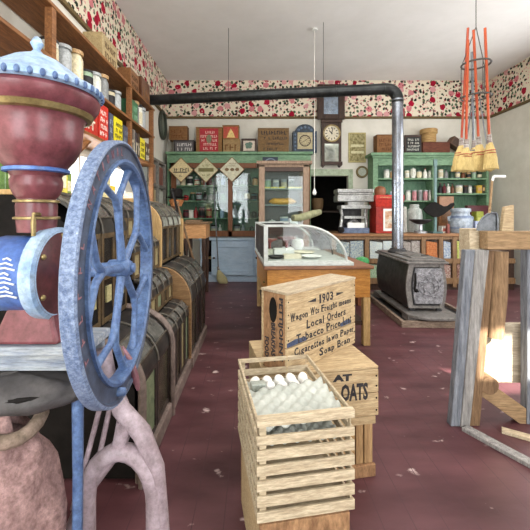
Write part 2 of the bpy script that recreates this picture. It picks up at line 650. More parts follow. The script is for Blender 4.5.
# street wall behind the viewer: a shop window, and a transom the sun comes through
SUN_T = (3.13, 4.7, 3.10, 3.47)
FW = (-1.75, -0.3, 0.9, 3.2)
wf = MB()
wf.box(XL, FW[0], YF - 0.1, YF, 0, ZC).box(FW[1], SUN_T[0], YF - 0.1, YF, 0, ZC).box(SUN_T[1], XR, YF - 0.1, YF, 0, ZC)
wf.box(FW[0], FW[1], YF - 0.1, YF, 0, FW[2]).box(FW[0], FW[1], YF - 0.1, YF, FW[3], ZC)
wf.box(SUN_T[0], SUN_T[1], YF - 0.1, YF, 0, SUN_T[2]).box(SUN_T[0], SUN_T[1], YF - 0.1, YF, SUN_T[3], ZC)
struct('wall_front', wf, W['plaster'])


def window(name, x, mb_frame, mb_glass):
    f = struct(name, mb_frame, W['white'])
    mb_glass.build('pane', W['pane'], f)


wfr = MB()
for z in (LW[2], LW[3] - 0.04):
    wfr.box(XL - 0.07, XL + 0.015, LW[0], LW[1], z, z + 0.04)
for k in range(4):
    yy = LW[0] + (LW[1] - LW[0] - 0.04) * k / 3
    wfr.box(XL - 0.06, XL + 0.01, yy, yy + 0.04, LW[2] + 0.04, LW[3] - 0.04)
window('window_1', 0, wfr, MB().box(XL - 0.045, XL - 0.04, LW[0], LW[1], LW[2], LW[3]))
wfr = MB()
for x in (FW[0], (FW[0] + FW[1]) / 2 - 0.025, FW[1] - 0.05):
    wfr.box(x, x + 0.05, YF - 0.08, YF, FW[2] + 0.05, FW[3] - 0.05)
for z in (FW[2], FW[3] - 0.05):
    wfr.box(FW[0], FW[1], YF - 0.08, YF, z, z + 0.05)
window('window_2', 0, wfr, MB().box(FW[0], FW[1], YF - 0.05, YF - 0.045, FW[2], FW[3]))
# pale green frame round the doorway
g = 0.1
fr = MB().box(DX0 - g, DX0, YB - 0.03, YB, 0, DZ + 0.14).box(DX1, DX1 + g, YB - 0.03, YB, 0, DZ + 0.14).box(DX0, DX1, YB - 0.03, YB, DZ, DZ + 0.14)
struct('trim_1', fr, W['green_pale'], bevel=0.006)
# wallpaper frieze on the three walls and the picture rail below it
FZ = PZ(117.5, YB)
wp = wallpaper('rose_wallpaper')
struct('trim_2', MB().box(XL, XR, YB - 0.008, YB, FZ, ZC), wp)
struct('trim_3', MB().box(XL, XL + 0.008, YF, YB - 0.008, FZ, ZC), wp)
struct('trim_4', MB().box(XR - 0.008, XR, YF, YB - 0.008, FZ, ZC), wp)
rl = MB().box(XL, XR, YB - 0.035, YB, FZ - 0.03, FZ + 0.015).box(XL, XL + 0.035, YF, YB, FZ - 0.03, FZ + 0.015).box(XR - 0.035, XR, YF, YB, FZ - 0.03, FZ + 0.015)
struct('trim_5', rl, mat('olive_brown_rail', (92, 76, 46), (118, 98, 60), 9))
struct('baseboard_back', MB().box(XL, DX0 - g, YB - 0.02, YB, 0, 0.14).box(DX1 + g, XR, YB - 0.02, YB, 0, 0.14), W['green_pale'])

# ================================================================== BACK WALL, LEFT: green cabinet with glass doors
YC = 7.0
cx0, cx1 = PX(167, YC), PX(311, YC)
cz0, cz1 = 0.86, PZ(152, YC)
cab = thing('display_cabinet', 'green wall cabinet with brown framed glass doors above the pale blue base', 'cabinet', ((cx0 + cx1) / 2, YB - 0.17, cz0))
b = mbw(cab)
b.box(cx0, cx1, YB - 0.03, YB - 0.01, cz0, cz1)
b.build('back_panel', W['green_dark'], cab)
for x in (cx0, cx1 - 0.04):
    mbw(cab).box(x, x + 0.04, YC + 0.02, YB - 0.03, cz0, cz1).build('side_panel', W['green'], cab)
b = mbw(cab)
b.box(cx0 - 0.02, cx1 + 0.03, YC - 0.06, YB - 0.01, cz1 - 0.05, cz1)
b.box(cx0, cx1, YC, YC + 0.03, PZ(163, YC), cz1 - 0.05)
b.build('cornice', W['green'], cab, bevel=0.008)
SHZ = [1.24, 1.59, 1.90]
for z in SHZ:
    mbw(cab).box(cx0 + 0.04, cx1 - 0.04, YC + 0.05, YB - 0.03, z - 0.02, z).build('shelf', W['green'], cab)
fz0, fz1 = 0.865, PZ(163, YC)
b = mbw(cab)
for a, c in ((171, 176), (228, 232.5), (262, 266), (305, 310)):
    b.box(PX(a, YC), PX(c, YC), YC, YC + 0.035, fz0, fz1)
b.box(PX(171, YC), PX(310, YC), YC, YC + 0.035, fz0, fz0 + 0.12)
b.box(PX(171, YC), PX(310, YC), YC, YC + 0.035, fz1 - 0.1, fz1)
b.build('door_frame', W['brown'], cab, bevel=0.005)
for a, c in ((196, 228), (232.5, 262)):
    b = mbw(cab)
    b.box(PX(a, YC), PX(c, YC), YC + 0.012, YC + 0.018, fz0 + 0.12, fz1 - 0.1)
    b.build('glass_pane', W['doorglass'], cab)

# ---- goods on its shelves
KIND_DIM = {'jar': (0.055, 0.17), 'tin': (0.06, 0.15), 'bottle': (0.042, 0.22), 'canister': (0.075, 0.2), 'crock': (0.08, 0.16), 'pot': (0.085, 0.13)}


def vessel(kind, r, h, body_c, lid_c, base, label, cat, group):
    """jar, tin, bottle, canister: a turned body with its lid or neck as a part"""
    b = MB()
    if kind == 'bottle':
        b.lathe([(0, 0), (r, 0.0), (r, h * 0.58), (r * 0.85, h * 0.66), (r * 0.36, h * 0.76), (r * 0.34, h * 0.93)], n=12)
    elif kind == 'crock':
        b.lathe([(0, 0), (r * 0.8, 0), (r, h * 0.3), (r, h * 0.7), (r * 0.72, h * 0.85), (r * 0.78, h * 0.93)], n=14)
    elif kind == 'pot':
        b.lathe([(0, 0), (r * 0.7, 0), (r, h * 0.4), (r * 0.95, h * 0.75), (r * 0.8, h * 0.9)], n=14)
    elif kind == 'jar':
        b.lathe([(0, 0), (r, 0.0), (r, h * 0.74), (r * 0.8, h * 0.84), (r * 0.74, h * 0.88)], n=12)
    else:
        b.lathe([(0, 0), (r, 0), (r, h * 0.02), (r * 0.985, h * 0.03), (r * 0.985, h * 0.86), (r, h * 0.87)], n=14)
    m = plain(body_c, 0.3)
    o = b.build(kind, m, smooth=35)
    o.location = base
    tag(o, label, cat, group)
    l = MB()
    if kind == 'bottle':
        l.lathe([(0, h * 0.93), (r * 0.45, h * 0.93), (r * 0.45, h), (0, h)], n=10)
        l.build('stopper', plain(lid_c), o, smooth=35)
    elif kind in ('crock', 'pot'):
        l.lathe([(0, h * 0.9), (r * 0.86, h * 0.9), (r * 0.8, h * 0.97), (r * 0.2, h), (r * 0.2, h * 1.08), (0, h * 1.1)], n=14)
        l.build('lid', plain(lid_c), o, smooth=35)
    else:
        l.lathe([(0, h * 0.87), (r * 1.03, h * 0.87), (r * 1.03, h * 0.98), (r * 0.9, h), (0, h)], n=12)
        l.build('lid', plain(lid_c), o, smooth=35)
    if kind in ('tin', 'canister'):
        s = MB()
        s.tube([(0, 0, h * 0.2), (0, 0, h * 0.68)], r * 1.012, 14)
        s.build('paper_label', plain(lid_c if RND.random() < 0.5 else (206, 196, 166), 0.8), o, smooth=35)
    return o


CN = {'white': (214, 214, 204), 'brown': (104, 62, 36), 'red': (150, 40, 40), 'dark green': (44, 70, 54), 'black': (38, 36, 38), 'silver': (164, 168, 170),
      'pale blue': (160, 180, 200), 'tan': (176, 142, 98), 'pink': (190, 130, 136), 'grey': (128, 130, 130), 'yellow': (206, 172, 70), 'pale green': (150, 176, 148),
      'maroon': (96, 36, 44), 'amber': (146, 86, 32), 'cream': (212, 200, 168), 'teal': (60, 110, 110)}
rows = {
    SHZ[2]: ('top', [('tin', 'silver', 177), ('jar', 'cream', 183), ('canister', 'white', 190), ('tin', 'red', 197), ('bottle', 'brown', 203), ('canister', 'maroon', 209), ('jar', 'grey', 217),
                     ('bottle', 'pale blue', 223), ('jar', 'white', 236), ('tin', 'pale green', 243), ('bottle', 'dark green', 249), ('jar', 'tan', 255)]),
    SHZ[1]: ('middle', [('pot', 'red', 186), ('jar', 'dark green', 193), ('tin', 'maroon', 199), ('bottle', 'black', 205), ('pot', 'grey', 211), ('bottle', 'silver', 217), ('jar', 'pale green', 223),
                        ('bottle', 'white', 235), ('jar', 'silver', 240), ('canister', 'dark green', 247), ('tin', 'teal', 254), ('bottle', 'amber', 260)]),
    SHZ[0]: ('bottom', [('tin', 'black', 186), ('jar', 'white', 191), ('bottle', 'red', 196), ('canister', 'maroon', 202), ('canister', 'red', 209), ('jar', 'pale green', 216), ('bottle', 'pale blue', 222),
                        ('bottle', 'silver', 235), ('bottle', 'white', 241), ('jar', 'grey', 247), ('pot', 'dark green', 254), ('tin', 'cream', 261)]),
}
for z, (nm, items) in rows.items():
    seen = {}
    for i, (k, c, px) in enumerate(items):
        y = YC + 0.17 + 0.03 * RND.random()
        r, h = KIND_DIM[k]
        s = 0.9 + 0.25 * RND.random()
        vessel(k, min(r * s, 0.058), h * s, CN[c], RND.choice([CN['silver'], CN['black'], CN['tan'], CN['white'], CN['maroon']]), (PX(px, y), y, z + 0.0005),
               '%s %s, %s from left on the %s shelf behind the glass doors' % (c, k, ORD[i], nm), k, 'goods in the glass-doored cabinet')
# things on the cabinet floor
for i, (k, c, px) in enumerate([('canister', 'silver', 214), ('bottle', 'white', 220), ('canister', 'grey', 237), ('bottle', 'silver', 243), ('crock', 'dark green', 252)]):
    y = YC + 0.17
    r, h = KIND_DIM[k]
    vessel(k, r * 0.85, h * 1.2, CN[c], CN['black'], (PX(px, y), y, cz0 + 0.002),
           '%s %s, %s from left on the floor behind the glass doors' % (c, k, ORD[i]), k, 'goods in the glass-doored cabinet')

# ---- base cabinet
YQ = 6.79
bx0, bx1, bz = PX(200, YQ), PX(300, YQ), 0.85
base = thing('base_cabinet', 'pale blue base cabinet with panelled doors below the green display cabinet', 'cabinet', ((bx0 + bx1) / 2, 7.05, 0))
b = mbw(base)
xo = PX(211.5, YQ)
b.box(xo, bx1, YQ + 0.03, YB - 0.02, 0.0, bz - 0.04).box(bx0, xo, YQ + 0.35, YB - 0.02, 0, bz - 0.04).box(bx0, xo, YQ + 0.03, YQ + 0.35, 0, 0.14).box(bx0, bx0 + 0.03, YQ + 0.03, YQ + 0.35, 0.14, bz - 0.04)
b.build('carcass', W['blue_pale'], base)
mbw(base).box(bx0 - 0.02, bx1 + 0.02, YQ - 0.03, YB - 0.02, bz - 0.04, bz).build('countertop', W['blue_pale'], base, bevel=0.006)
mbw(base).box(bx0 + 0.03, xo, YQ + 0.06, YQ + 0.35, 0.44, 0.46).build('shelf', W['tan'], base)
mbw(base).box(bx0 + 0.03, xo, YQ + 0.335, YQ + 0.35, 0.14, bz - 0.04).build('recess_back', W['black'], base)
for i, (a, c) in enumerate(((211.5, 253), (254, 299))):
    d = mbw(base)
    x0, x1 = PX(a, YQ), PX(c, YQ)
    d.box(x0, x1, YQ + 0.005, YQ + 0.03, 0.13, bz - 0.06)
    for q in ((x0, x0 + 0.12, 0.13, bz - 0.06), (x1 - 0.09, x1, 0.13, bz - 0.06), (x0 + 0.12, x1 - 0.09, 0.13, 0.23), (x0 + 0.12, x1 - 0.09, bz - 0.18, bz - 0.06)):
        d.box(q[0], q[1], YQ - 0.015, YQ + 0.006, q[2], q[3])
    dd = d.build('door', W['blue_pale'], base, bevel=0.004)
    k = mbw(base)
    k.ball((x0 + 0.05, YQ - 0.03, 0.47), 0.022)
    k.build('knob', W['dark'], dd, smooth=60)

# ---- diamond tin signs hung on the cornice
for px, py, nm, c, what in ((181, 170, 'cream diamond sign with dark lettering', (206, 188, 142), 'leftmost'), (206, 170, 'olive banded diamond sign', (188, 182, 146), 'middle'), (232, 169.5, 'pale grey diamond sign', (196, 192, 166), 'right')):
    y = YC - 0.075
    s = 12.3 / FPX * y
    c0 = P(px, py, y)
    t = thing('diamond_sign', '%s, %s of the three hanging on the green cornice' % (nm, what), 'sign', (c0.x, c0.y, c0.z - s), 0, 'diamond signs')
    M = at(FRONT, c0)
    q = mbw(t)
    q.prism([(c0.x - s, c0.z), (c0.x, c0.z - s), (c0.x + s, c0.z), (c0.x, c0.z + s)], 'y', y, y + 0.012)
    q.build('plate', plain(c, 0.5), t)
    q = mbw(t)
    for (ax, az), (ex, ez) in zip([(-1, 0), (0, -1), (1, 0), (0, 1)], [(0, -1), (1, 0), (0, 1), (-1, 0)]):
        q.tube([(c0.x + ax * s, y - 0.002, c0.z + az * s), (c0.x + ex * s, y - 0.002, c0.z + ez * s)], 0.008, 6)
    q.build('border', plain((126, 96, 66)), t)
    q = mbw(t)
    if what == 'middle':
        q.box(c0.x - s * 0.62, c0.x + s * 0.62, y - 0.004, y, c0.z - s * 0.14, c0.z + s * 0.16)
        q.marks(-s * 0.35, s * 0.35, -s * 0.5, -s * 0.25, 1, at(FRONT, c0 - Vector((0, 0.001, 0))), t=0.003)
        q.marks(-s * 0.3, s * 0.3, s * 0.3, s * 0.55, 1, at(FRONT, c0 - Vector((0, 0.001, 0))), t=0.003)
        q.build('lettering', plain((104, 98, 56)), t)
    elif what == 'right':
        for dx in (-0.42, 0.02, 0.42):
            q.ball((c0.x + dx * s, y, c0.z), s * 0.17, 0.004, s * 0.14, 12, 6)
        q.marks(-s * 0.3, s * 0.3, s * 0.25, s * 0.6, 2, at(FRONT, c0 - Vector((0, 0.001, 0))), t=0.003)
        q.build('lettering', plain((116, 92, 62)), t)
    else:
        q.marks(-s * 0.66, s * 0.66, -s * 0.12, s * 0.32, 1, at(FRONT, c0 - Vector((0, 0.001, 0))), t=0.003)
        q.box(c0.x - s * 0.62, c0.x + s * 0.5, y - 0.003, y, c0.z - s * 0.22, c0.z - s * 0.14)
        q.marks(-s * 0.2, s * 0.2, -s * 0.55, -s * 0.35, 1, at(FRONT, c0 - Vector((0, 0.001, 0))), t=0.003)
        q.build('lettering', plain((58, 54, 50)), t)

# dark blue badge hung on the cabinet next to the tall case
y = YC - 0.08
t = thing('shield_sign', 'dark blue square sign with a yellow shield hanging by the tall case', 'sign', P(270, 174, y))
q = mbw(t)
a, c = P(262.5, 173, y), P(278, 157, y)
q.box(a.x, c.x, y, y + 0.015, a.z, c.z)
q.build('plate', plain((36, 46, 62), 0.5), t, bevel=0.004)
cc = P(270.5, 165, y)
q = mbw(t)
k = 0.085
q.prism([(cc.x - k, cc.z + k), (cc.x + k, cc.z + k), (cc.x + k, cc.z - k * 0.2), (cc.x, cc.z - k * 1.2), (cc.x - k, cc.z - k * 0.2)], 'y', y - 0.005, y)
q.build('shield', plain((176, 170, 66)), t)
q = mbw(t)
q.lathe([(0.115, -0.004), (0.135, -0.004), (0.135, 0.004), (0.115, 0.004), (0.115, -0.004)], (0, 0, 0), 24, at(FRONT, cc - Vector((0, 0.002, 0))))
q.build('ring', plain((110, 126, 140)), t)


# ---- boxes along the top of the cabinet
def shelf_box(px0, px1, py0, py1, y, depth, body, label, name='wooden_box', panel=None, marks=0, mark_c=(60, 44, 34), cat='box', group='boxes on top of the glass-doored cabinet'):
    a, c = P(px0, py1, y), P(px1, py0, y)
    t = thing(name, label, cat, ((a.x + c.x) / 2, y + depth / 2, a.z), 0, group)
    q = mbw(t)
    e = 0.016
    q.box(a.x, c.x, y, y + depth, a.z, c.z - e)
    q.build('body', body, t, bevel=0.004)
    q = mbw(t)
    q.box(a.x - 0.004, c.x + 0.004, y - 0.004, y + depth, c.z - e, c.z)
    q.build('lid', body, t, bevel=0.003)
    m = ((a + c) / 2)
    w, h = (c.x - a.x) / 2, (c.z - a.z) / 2
    if panel:
        q = mbw(t)
        q.box(m.x - w * panel[0], m.x + w * panel[0], y - 0.004, y, m.z - h * panel[1], m.z + h * panel[1] - e)
        q.build('paper_label', plain(panel[2], 0.8), t)
    if marks:
        q = mbw(t)
        s = (panel[0] if panel else 0.9) * 0.9
        v = (panel[1] if panel else 0.85) * 0.85
        q.marks(-w * s, w * s, -h * v, h * v, marks, at(FRONT, (m.x, y - 0.004, m.z)), t=0.003)
        q.build('lettering', plain(mark_c, 0.9), t)
    return t, m, w, h


YT = 7.03
TZ = PZ(152, YC)
pyT = VY - (TZ + 0.001 - EYE) / YT * FPX      # image row of the cabinet top at the boxes' depth
bw = lambda n, c1, c2: mat(n, c1, c2, 7, (2, 9, 9), rough=0.8, bump=0.1)
shelf_box(173.5, 194, 140, pyT, YT, 0.2, bw('black_box_wood', (50, 44, 44), (70, 62, 60)), 'small black box with a white label, lower of the two stacked at the left', panel=(0.86, 0.86, (92, 88, 90)), marks=2, mark_c=(206, 200, 196))
shelf_box(169, 187, 126, 140, YT, 0.2, bw('orange_box_wood', (110, 74, 42), (150, 108, 66)), 'orange-brown wooden box resting on the small black box', marks=2, mark_c=(104, 60, 28))
t, m, w, h = shelf_box(196, 222, 127, pyT, YT, 0.22, bw('bracket_box_wood', (112, 80, 44), (156, 116, 66)), 'wooden box with a big red label and white lettering', panel=(0.72, 0.94, (158, 44, 52)), marks=5, mark_c=(216, 176, 164))
q = mbw(t)
q.ball((m.x, YT - 0.006, m.z + h * 0.05), 0.055, 0.004, 0.09, 14, 8)
q.build('portrait_oval', plain((112, 112, 84)), t, smooth=60)
shelf_box(223, 240, 139, pyT, YT, 0.2, bw('tan_box_wood', (136, 108, 70), (176, 146, 102)), 'tan wooden box below the picture-lidded box', marks=1, mark_c=(110, 76, 44))
t, m, w, h = shelf_box(222.5, 239, 125, 139, YT, 0.2, bw('bracket_box_wood', (112, 80, 44), (156, 116, 66)), 'box with a red and yellow picture label, stacked on the tan box', panel=(0.88, 0.86, (168, 74, 58)))
q = mbw(t)
q.prism([(m.x - w * .5, m.z - h * .8), (m.x + w * .55, m.z - h * .8), (m.x + w * .3, m.z - h * .1), (m.x, m.z + h * .5), (m.x - w * .25, m.z - h * .1)], 'y', YT - 0.007, YT - 0.004)
q.build('picture', plain((206, 178, 112)), t)
t, m, w, h = shelf_box(241.5, 256.5, 138.5, pyT, YT, 0.12, W['dark'], 'small dark framed box with a pale flower picture', panel=(0.76, 0.78, (190, 176, 160)))
q = mbw(t)
for dx, dz, r in ((-.2, .1, .05), (.15, .2, .05), (.1, -.2, .045), (-.2, -.25, .04)):
    q.ball((m.x + dx * w, YT - 0.006, m.z + dz * h), r, 0.003, r * .8, 10, 6)
q.build('picture', plain((88, 110, 96)), t, smooth=60)
t, m, w, h = shelf_box(258, 289, 128, pyT, YT, 0.22, bw('brown_crate_wood', (100, 76, 48), (142, 112, 74)), 'large brown wooden crate with several rows of black lettering', 'lettered_crate', cat='crate')
q = mbw(t)
q.marks(-w * .92, w * .92, h * .46, h * .95, 1, at(FRONT, (m.x, YT - 0.001, m.z)), t=0.003)
q.marks(-w * .7, w * .9, h * .05, h * .4, 1, at(FRONT, (m.x, YT - 0.001, m.z)), t=0.003)
q.marks(-w * .6, w * .8, -h * .4, -h * .1, 1, at(FRONT, (m.x, YT - 0.001, m.z)), t=0.003)
q.marks(-w * .8, w * .3, -h * .85, -h * .5, 1, at(FRONT, (m.x, YT - 0.001, m.z)), t=0.003)
q.build('lettering', W['ink'], t)

# ---- blue case clock with an arched top
y = 7.06
a, c = P(293, 152, y), P(317, 131, y)
t = thing('arched_wall_box', 'dark blue arched case with a pale clock-like panel next to the lettered crate', 'clock', ((a.x + c.x) / 2, y + 0.1, TZ + 0.001))
a.z = TZ + 0.001
mx_, rr = (a.x + c.x) / 2, (c.x - a.x) / 2
q = mbw(t)
arc = [(mx_ + rr * 0.8 * math.cos(s), c.z + 0.14 * math.sin(s)) for s in [PI * i / 12 for i in range(13)]]
q.prism([(a.x, a.z), (c.x, a.z), (c.x, c.z)] + arc + [(a.x, c.z)], 'y', y, y + 0.16)
q.build('case', mat('slate_blue_case', (40, 50, 62), (66, 78, 92), 9, rough=0.5), t, bevel=0.006)
q = mbw(t)
q.box(mx_ - rr * .62, mx_ + rr * .62, y - 0.004, y, a.z + 0.07, c.z - 0.03)
q.build('panel', plain((168, 156, 122)), t)
q = mbw(t)
cz_ = (a.z + c.z) / 2 + 0.02
q.lathe([(.1, -.003), (.118, -.003), (.118, .003), (.1, .003), (.1, -.003)], (0, 0, 0), 24, at(FRONT, (mx_, y - .006, cz_)))
for s in range(0, 12):
    q.box(-0.004, 0.004, 0.07, 0.1, 0, 0.004, at(FRONT, (mx_, y - .004, cz_)) @ Matrix.Rotation(s * PI / 6, 4, 'Z'))
q.box(-.005, .005, 0, .085, .003, .006, at(FRONT, (mx_, y - .004, cz_)) @ Matrix.Rotation(-0.9, 4, 'Z'))
q.box(-.005, .005, 0, .06, .003, .006, at(FRONT, (mx_, y - .004, cz_)) @ Matrix.Rotation(2.1, 4, 'Z'))
q.build('dial', W['dark'], t)
q = mbw(t)
for s in range(5):
    an = PI * (s + .5) / 5
    q.ball((mx_ + rr * .55 * math.cos(an), y - .002, c.z + .075 * math.sin(an)), .028, .008, .028, 8, 6)
for k in range(5):
    for sx in (-1, 1):
        q.ball((mx_ + sx * rr * .82, y - .002, a.z + .06 + k * .075), .018, .008, .022, 8, 6)
q.build('ornament', plain((80, 98, 120)), t, smooth=60)

# ---- tall framed mirror above the wall clock
y = YB - 0.1
t = thing('framed_mirror', 'dark framed mirror hanging high on the rose wallpaper above the clock', 'mirror', P(331, 119, y))
a, c = P(317.5, 119, y), P(345, 84, y)
q = mbw(t)
w1 = 0.135
q.box(a.x, a.x + w1, y, y + 0.06, a.z, c.z).box(c.x - w1, c.x, y, y + 0.06, a.z, c.z).box(a.x + w1, c.x - w1, y, y + 0.06, a.z, a.z + w1 * .8).box(a.x + w1, c.x - w1, y, y + 0.06, c.z - w1 * .8, c.z)
q.build('frame', W['dark'], t, bevel=0.012)
q = mbw(t)
q.box(a.x + w1 * .9, c.x - w1 * .9, y + .025, y + .035, a.z + w1 * .7, c.z - w1 * .7)
q.build('mirror_glass', mat('old_mirror', (150, 170, 196), (190, 204, 220), 5, rough=0.12, metal=0.8), t)

# ---- regulator wall clock
y = YB - 0.16
t = thing('wall_clock', 'dark wooden pendulum wall clock with a round cream dial', 'clock', P(332, 167, y))
a, c = P(321, 164, y), P(342.5, 119.5, y)
q = mbw(t)
q.box(a.x + .02, c.x - .02, y + .02, YB - .012, a.z, c.z)
q.build('case', W['dark'], t, bevel=.008)
q = mbw(t)
q.box(a.x, c.x, y - .01, y + .03, c.z - .06, c.z).box(a.x, c.x, y - .01, y + .03, a.z - .02, a.z + .05)
q.box(a.x + .02, a.x + .075, y, y + .03, a.z, c.z).box(c.x - .075, c.x - .02, y, y + .03, a.z, c.z)
q.box(a.x + .06, c.x - .06, y, y + .03, PZ(143.5, y), PZ(141.5, y))
q.prism([(a.x, a.z - .02), (a.x + .05, a.z - .07), (a.x + .09, a.z - .02)], 'y', y, y + .1)
q.prism([(c.x, a.z - .02), (c.x - .05, a.z - .07), (c.x - .09, a.z - .02)], 'y', y, y + .1)
q.build('door_frame', W['dark'], t, bevel=.006)
dc = P(331.8, 133.3, y)
q = mbw(t)
q.lathe([(0, .0), (.158, .0), (.158, .012), (0, .012)], (0, 0, 0), 32, at(FRONT, (dc.x, y + .02, dc.z)))
q.build('dial', W['paper'], t)
q = mbw(t)
q.lathe([(.152, -.01), (.178, -.01), (.178, .012), (.152, .012), (.152, -.01)], (0, 0, 0), 32, at(FRONT, (dc.x, y, dc.z)))
q.build('bezel', W['brass'], t, smooth=40)
q = mbw(t)
for s in range(12):
    q.box(-.008, .008, .095, .135, 0, .003, at(FRONT, (dc.x, y + .007, dc.z)) @ Matrix.Rotation(s * PI / 6, 4, 'Z'))
q.build('numeral_marks', W['ink'], t)
q = mbw(t)
q.box(-.007, .007, -.02, .12, .003, .006, at(FRONT, (dc.x, y + .006, dc.z)) @ Matrix.Rotation(-.2, 4, 'Z'))
q.box(-.009, .009, -.02, .08, .003, .006, at(FRONT, (dc.x, y + .006, dc.z)) @ Matrix.Rotation(.75, 4, 'Z'))
q.build('hands', W['ink'], t)
q = mbw(t)
q.box(a.x + .075, c.x - .075, y + .016, y + .02, PZ(162, y), PZ(143.5, y))
q.build('door_glass', mat('clock_door_mirror', (196, 206, 196), (226, 230, 220), 3, rough=0.1, metal=0.7), t)

# ---- almanac sheet and small round plate
y = YB - 0.02
t = thing('framed_print', 'narrow olive print with flowers in a gilt frame beside the wall clock', 'picture', P(357, 163, y))
a, c = P(348.5, 162.5, y), P(366, 132.5, y)
q = mbw(t)
q.box(a.x, c.x, y, y + .018, a.z, c.z)
q.build('frame', plain((176, 164, 110)), t, bevel=.004)
q = mbw(t)
q.box(a.x + .03, c.x - .03, y - .003, y, a.z + .03, c.z - .03)
q.build('print', mat('olive_flower_print', (112, 104, 58), (196, 186, 140), 22, rough=.8, c3=(120, 70, 50), contrast=.14), t)
q = mbw(t)
for z in (.3, .52):
    q.box(a.x + .05, c.x - .05, y - .005, y - .003, a.z + (c.z - a.z) * z, a.z + (c.z - a.z) * z + .05)
q.build('lettering_band', plain((206, 200, 160)), t)
pc = P(361.8, 172, YB)
t = thing('wall_plate', 'small round plate with a gilt rim hanging beside the doorway', 'plate', (pc.x, YB - .03, pc.z - .12))
q = mbw(t)
q.lathe([(.085, -.012), (.125, -.012), (.13, 0), (.12, .018), (.085, .012), (.085, -.012)], (0, 0, 0), 28, at(FRONT, (pc.x, YB - .02, pc.z)))
q.build('rim', plain((112, 98, 62)), t, smooth=50)
q = mbw(t)
q.lathe([(0, 0), (.088, 0), (.088, .006), (0, .006)], (0, 0, 0), 28, at(FRONT, (pc.x, YB - .018, pc.z)))
q.build('plate_face', plain((176, 182, 168)), t)

# ---- oval wreath on the left wall
wc = P(161.5, 125, 6.9)
t = thing('oval_frame', 'dark green oval frame hanging on the left wall near the corner', 'picture frame', (XL + .02, 6.9, wc.z - .27))
q = mbw(t)
q.tube([(XL + .035, 6.9 + .2 * math.cos(s), wc.z + .26 * math.sin(s)) for s in [2 * PI * i / 28 for i in range(28)]], .035, 8, closed=True)
q.build('frame', plain((58, 64, 54)), t, smooth=60)
q = mbw(t)
q.ball((XL + .02, 6.9, wc.z), .012, .18, .24, 20, 8)
q.build('picture', plain((96, 104, 92)), t, smooth=60)

# ---- basket in the doorway and its table
t = thing('pedestal_table', 'dark low table standing inside the doorway', 'table', (PX(320, 7.8), 7.85, 0))
tx = t.location.x
ztop = PZ(211, 7.85)
mbw(t).box(tx - .45, tx + .75, 7.6, 8.1, ztop - .03, ztop).build('tabletop', W['dark'], t, bevel=.005)
for sx in (-.4, .7):
    for sy in (7.65, 8.05):
        mbw(t).box(tx + sx - .025, tx + sx + .025, sy - .025, sy + .025, 0, ztop - .03).build('leg', W['dark'], t)
solo((PX(317.5, 7.85), 7.85, ztop + .001), lambda q: q.lathe([(0, 0), (.1, 0), (.125, .1), (.13, .26), (.115, .28), (.11, .26), (.1, .02), (0, .02)], n=20), 'basket', mat('brown_wicker', (106, 80, 54), (152, 122, 84), 40, (1, 1, 3), bump=.5),
     'brown wicker basket standing inside the dark doorway', 'basket', smooth=40)

# ---- hanging cord with a little white bulb
y = 5.3
hb = P(314.5, 194, y)
t = thing('pendant_bulb', 'bare white bulb hanging on a long thin cord before the doorway', 'lamp', (hb.x, y, hb.z))
q = mbw(t)
q.tube([(hb.x, y, ZC), (hb.x, y, hb.z + .05)], .004, 6)
q.build('cord', W['cord'], t)
q = mbw(t)
q.lathe([(0, -.02), (.022, -.01), (.032, .02), (.022, .05), (.014, .06), (.014, .08), (0, .08)], (hb.x, y, hb.z), 14)
q.build('bulb', W['white'], t, smooth=60)
q = mbw(t)
q.lathe([(0, -.03), (.05, -.03), (.04, 0), (0, 0)], (hb.x, y, ZC), 14)
q.build('ceiling_rose', W['white'], t, smooth=40)

# ================================================================== RIGHT: green open shelves, the bin counter before them
YG = 7.0
gx0, gx1 = PX(373, YG), PX(489, YG)
gz1 = PZ(153, YG)
t = thing('shelf_cabinet', 'green open shelf cabinet full of jars behind the bin counter', 'cabinet', ((gx0 + gx1) / 2, YB - .17, 0))
mbw(t).box(gx0, gx1, YB - .03, YB - .012, 0.02, gz1 - .03).build('back_panel', W['green_dark'], t)
for x, sw_ in ((gx0, .1), (gx1 - .05, .05)):
    mbw(t).box(x, x + sw_, YG, YB - .03, 0, gz1 - .05).build('side_panel', W['green'], t, bevel=.004)
gm = PX(434.5, YG)
mbw(t).box(gm - .03, gm + .03, YG + .01, YB - .03, 0, gz1 - .2).build('divider', W['green'], t)
q = mbw(t)
q.box(gx0 - .06, gx1 + .02, YG - .07, YB - .012, gz1 - .06, gz1).box(gx0 - .03, gx1, YG - .035, YG + .02, gz1 - .1, gz1 - .06)
q.box(gx0 + .1, gx1 - .05, YG, YG + .03, PZ(165.5, YG), gz1 - .1)
q.build('cornice', W['green'], t, bevel=.008)
G1, G2R, G2L, G3R, G0 = PZ(178, YG), PZ(193.2, YG), PZ(200.4, YG), PZ(221.5, YG), .96
for a, c, z in ((gx0 + .1, gm - .03, G1), (gm + .03, gx1 - .05, G1), (gx0 + .1, gm - .03, G2L), (gm + .03, gx1 - .05, G2R), (gm + .03, PX(452, YG), G3R), (gx0 + .1, gx1 - .05, G0)):
    mbw(t).box(a, c, YG + .01, YB - .03, z - .03, z).build('shelf', W['green'], t)


def goods(items, z, where, dy=.13):
    for i, (k, c, lc, px, wpx, hpx) in enumerate(items):
        y = YG + dy
        r = wpx / 2 / FPX * y * .88
        h = hpx / FPX * y
        vessel(k, r, h, CN[c], CN[lc], (PX(px, y), y, z + .0005), '%s %s, %s from left %s' % (c, k, ORD[i], where), k, 'jars and tins on the green open shelves')


